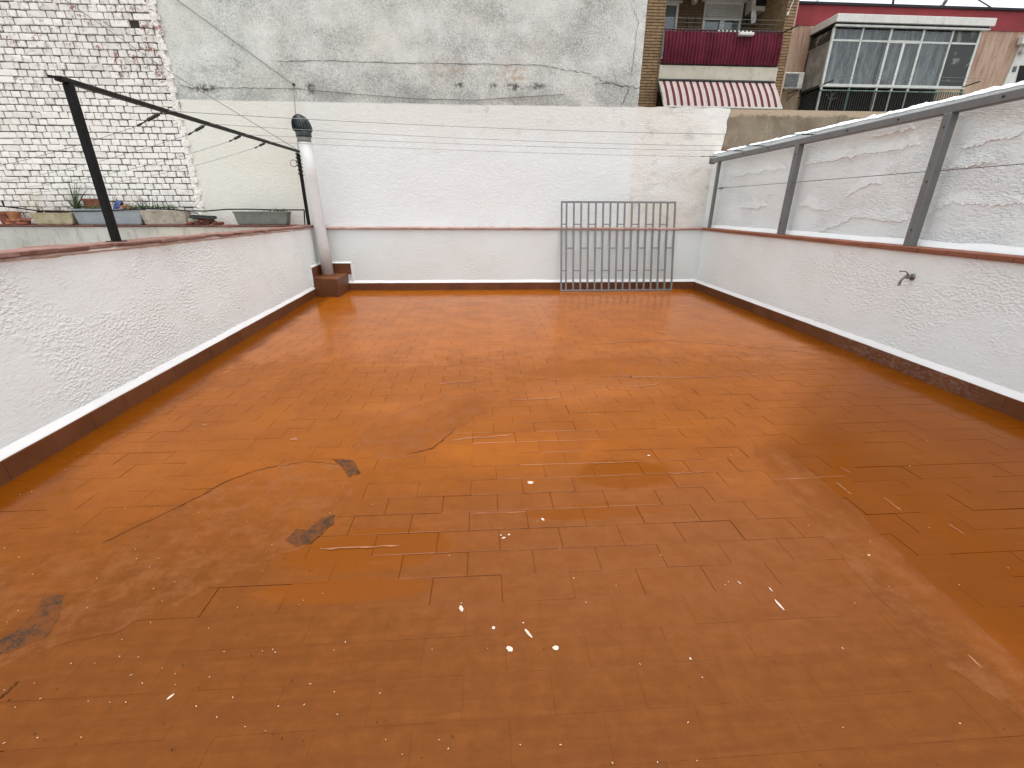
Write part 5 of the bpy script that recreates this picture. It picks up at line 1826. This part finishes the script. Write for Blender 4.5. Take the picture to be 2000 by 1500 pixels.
# slab roof over the bay
sz0, sz1 = AY(1700, 45, 12.12).z, AY(1700, 29, 12.12).z
q = MB()
npc = 6
for k in range(npc):
    w = (bx1 + 0.18 - (bx0 - 0.05)) / npc
    xa = bx0 - 0.05 + w * k
    q.cbox(xa + 0.001, xa + w - 0.001, 12.08, RY - 0.016, sz0, sz1, 0.006)
obj('canopy_slab', q, 'slab_white', t)
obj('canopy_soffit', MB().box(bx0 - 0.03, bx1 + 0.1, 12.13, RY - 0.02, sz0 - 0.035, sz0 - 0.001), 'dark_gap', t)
obj('head_rail', MB().cbox(bx0 - 0.02, bx1 + 0.13, 12.11, 12.17, sz0 - 0.075, sz0 - 0.036, 0.004), 'frame_pale', t)
bay = obj('bay_window', MB().cbox(bx0, bx1, FY - 0.03, FY + 0.05, zsill - 0.06, zsill, 0.004), 'frame_pale', t)
cols = [bx0 + 0.02, 9.01, 9.715, 11.26 - 0.735, 11.26, bx1 - 0.02]
cols[3] = AY(1775, 166, FY).x
zhead = sz0 - 0.076
for k, x in enumerate(cols):
    w = 0.055 if k in (0, 2, 3, 5) else 0.04
    obj('mullion', MB().cbox(x - w / 2, x + w / 2, FY - 0.02, FY + 0.03, zsill + 0.001, zhead, 0.004), 'frame_pale', bay)
xm = AY(1743, 166, FY).x
obj('mullion', MB().cbox(xm - 0.03, xm + 0.03, FY - 0.022, FY + 0.028, zsill + 0.001, ztr - 0.031, 0.004), 'window_white', bay)
for k in range(5):
    a, b = cols[k] + 0.0285, cols[k + 1] - 0.0285
    hh = 0.03 if k == 2 else 0.02
    obj('transom', MB().cbox(a, b, FY - 0.018, FY + 0.026, ztr - hh, ztr + hh, 0.003), 'frame_pale', bay)
    pm_ = 'window_glass' if k < 4 else 'stained_panel'
    obj('pane', MB().box(a, b, FY, FY + 0.006, ztr + hh + 0.001, zhead), pm_, bay)
    if k == 2:
        obj('pane', MB().box(a, xm - 0.031, FY, FY + 0.006, zsill + 0.002, ztr - hh - 0.001), pm_, bay)
        obj('pane', MB().box(xm + 0.031, b, FY, FY + 0.006, zsill + 0.002, ztr - hh - 0.001), pm_, bay)
    else:
        obj('pane', MB().box(a, b, FY, FY + 0.006, zsill + 0.002, ztr - hh - 0.001), pm_, bay)
# curtains behind
def curtain(xa, xb, z0, z1, y, seed, gap=0.0):
    q = MB()
    nx = int((xb - xa) / 0.012)
    vs = []
    for j in range(5):
        for i in range(nx + 1):
            x = xa + (xb - xa) * i / nx
            ph = (x + 0.02 * noise.noise(Vector((x * 3, j * 0.4, seed)))) * 2 * pi / 0.13
            yy = y + 0.055 * sin(ph) + 0.045 * sin(ph * 0.43 + seed) + 0.03 * noise.noise(Vector((x * 4, seed, 0)))
            vs.append((x + 0.02 * (j / 4 - .5) * sin(seed + x * 2), yy, z0 + (z1 - z0) * j / 4))
    fs = [(j * (nx + 1) + i, j * (nx + 1) + i + 1, (j + 1) * (nx + 1) + i + 1, (j + 1) * (nx + 1) + i) for j in range(4) for i in range(nx)]
    return obj('curtain', q.add(vs, fs), 'curtain_fold_shade', bay, smooth=True, fix=False)
curtain(cols[0] + 0.12, cols[1], zsill - 0.02, zhead, FY + 0.16, 1.0)
curtain(cols[1] + .01, cols[2] - 0.02, zsill - 0.02, zhead, FY + 0.17, 2.3)
curtain(cols[2] + 0.06, cols[3], zsill - 0.02, zhead, FY + 0.16, 3.1)
curtain(cols[3] + .02, cols[4] + 0.16, zsill - 0.02, zhead, FY + 0.17, 4.7)
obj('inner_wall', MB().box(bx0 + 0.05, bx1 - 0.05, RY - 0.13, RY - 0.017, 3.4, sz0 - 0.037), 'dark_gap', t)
# left cheek of the bay: dark pane over three grey boards
ck = obj('bay_side', MB().cbox(bx0 - 0.01, bx0 + 0.03, FY + 0.051, RY - 0.02, zsill - 0.06, zsill - 0.01, 0.004), 'rail_dark', t)
obj('transom', MB().cbox(bx0 - 0.012, bx0 + 0.03, FY + 0.052, RY - 0.02, ztr - 0.05, ztr - 0.01, 0.004), 'grey_board', ck)
obj('pane', MB().box(bx0 + 0.005, bx0 + 0.012, FY + 0.052, RY - 0.07, ztr - 0.009, zhead - 0.02), 'stained_panel', ck)
obj('mullion', MB().cbox(bx0 - 0.01, bx0 + 0.03, RY - 0.069, RY - 0.021, zsill, zhead, 0.004), 'rail_dark', ck)
bw = (RY - 0.07 - FY - 0.055) / 3
for k in range(3):
    y0 = FY + 0.055 + bw * k
    obj('board', MB().cbox(bx0 - 0.008, bx0 + 0.012, y0 + 0.002, y0 + bw - 0.002, zsill - 0.009, ztr - 0.051, 0.005), 'grey_board', ck)
# lower part: dark loggia with a green balcony railing
obj('loggia_floor', MB().box(bx0 - 0.05, bx1 + 0.05, FY - 0.06, RY - 0.016, 3.36, 3.42), 'streaked_facade', t)
rz0, rz1 = 3.44, AY(1700, 178, FY - .03).z
rail = obj('balcony_railing', MB().bar((bx0 - 0.02, FY - 0.04, rz1), (bx1 + 0.02, FY - 0.04, rz1), 0.022, 0.022), 'frame_green', t)
obj('side_rail', MB().bar((bx0 - 0.01, FY - 0.03, rz1), (bx0 - 0.01, RY - 0.02, rz1), 0.022, 0.022), 'rail_dark', rail)
n = 62
bm_ = MB().box(-0.0065, 0.0065, -0.0065, 0.0065, rz0, rz1 - 0.012).mesh('baluster', 'rail_dark')
for k in range(n):
    x = bx0 + 0.03 + (bx1 - bx0 - 0.06) * k / (n - 1)
    o = obj('baluster', bm_, 'rail_dark', rail); o.location = (x, FY - 0.04, 0)
for k in range(10):
    o = obj('baluster', bm_, 'rail_dark', rail); o.location = (bx0 - 0.01, FY + 0.04 + k * 0.07, 0)
for k, x in enumerate(cols[:1] + [cols[1], cols[2], xm, cols[3], cols[4], cols[5]]):
    pale = k in (0, 2, 3, 4)
    obj('post', MB().cbox(x - 0.02, x + 0.02, FY - 0.02, FY + 0.02, rz0, zsill - 0.061, 0.003), 'frame_pale' if pale else 'frame_green', rail)
# line-bracket arms at both ends of the bay
q = MB().tube([AY(1608, 165, FY - 0.05), AY(1627, 157, FY - 0.6)], 0.014, 6)
tag(obj('line_bracket', q, 'rail_dark'), 'dark arm sticking out at lower left corner of glazed bay', 'bracket', 'drying line arms on the bay')
q = MB().tube([AY(1880, 170, FY - 0.05), AY(1914, 159, FY - 0.6)], 0.014, 6)
tag(obj('line_bracket', q, 'rail_dark'), 'dark arm sticking out at lower right corner of glazed bay', 'bracket', 'drying line arms on the bay')
for k, (yy, dz) in enumerate(((FY - 0.25, .03), (FY - 0.42, .06))):
    q = MB().tube([(bx0 + 0.05, yy, zsill + dz + .02), (bx1 + 0.15, yy, zsill + dz + .02)], 0.004, 5)
    tag(obj('bay_line', q, 'wire_steel'), ('inner' if k == 0 else 'outer') + ' of two thin washing lines before the bay window sill', 'wire', 'washing lines before the bay')
# potted plant skeleton behind the railing
g = MB()
p = AY(1617, 214, FY + 0.12)
g.tube([p, p + Vector((0.01, 0, .22)), p + Vector((0.03, 0, .36))], 0.010, 6)
for a, b, c in ((.18, -.12, .32), (.24, .10, .38), (.30, -.06, .42), (.20, .16, .27)):
    g.tube([p + Vector((.01, 0, a)), p + Vector((b, 0, c))], 0.006, 5)
tag(obj('bare_shrub', g, 'grey_board', fix=False), 'small bare grey shrub behind left end of green railing', 'plant')
# roof fittings
q = MB().tube([AY(1743, 14, RY + .3), AY(1748, -20, RY + .3)], 0.025, 8)
tag(obj('roof_mast', q, 'rail_dark'), 'dark thin mast standing on the red roof edge', 'mast')
q = MB().tube([AY(1945, 21, RY + .1), AY(1930, 11, RY + .3), AY(1905, -4, RY + .6)], 0.016, 6)
tag(obj('roof_cable', q, 'rail_dark'), 'dark slanting cable rising from the red roof edge into sky', 'cable')
q = MB().tube([AY(1583, 9, RY + .2), AY(1604, -3, RY + .5)], 0.010, 6)
tag(obj('roof_cable', q, 'rail_dark'), 'thin cable leaving roof edge beside the brick pillar', 'cable')
bz = zr + 0.056
bp = AY(1842, 16, RY + .05)
t = thing('pigeon', 'small grey bird perched on the red roof edge', 'bird', (bp.x, RY + 0.08, bz))
q = MB()
q.lathe([(0.004, 0.0), (0.030, 0.03), (0.045, 0.09), (0.036, 0.15), (0.020, 0.19), (0.024, 0.215), (0.018, 0.24), (0.003, 0.252)], 12, fn=lambda v, a: Vector((v.x + v.z * 0.35, v.y, v.z + 0.02)))
obj('body', q, 'bird_grey', t, smooth=True)
q = MB().add([(-.20, -.02, .012), (-.20, .02, .012), (0, .035, .03), (0, -.035, .03), (-.02, 0, .075)], [(0, 1, 2, 3), (0, 3, 4), (0, 4, 1), (1, 4, 2), (3, 2, 4)])
obj('tail', q, 'bird_grey', t)
obj('leg', MB().tube([(0, -.012, 0), (.005, -.012, .03)], .005, 5), 'bird_grey', t)
obj('leg', MB().tube([(0, .012, 0), (.005, .012, .03)], .005, 5), 'bird_grey', t)
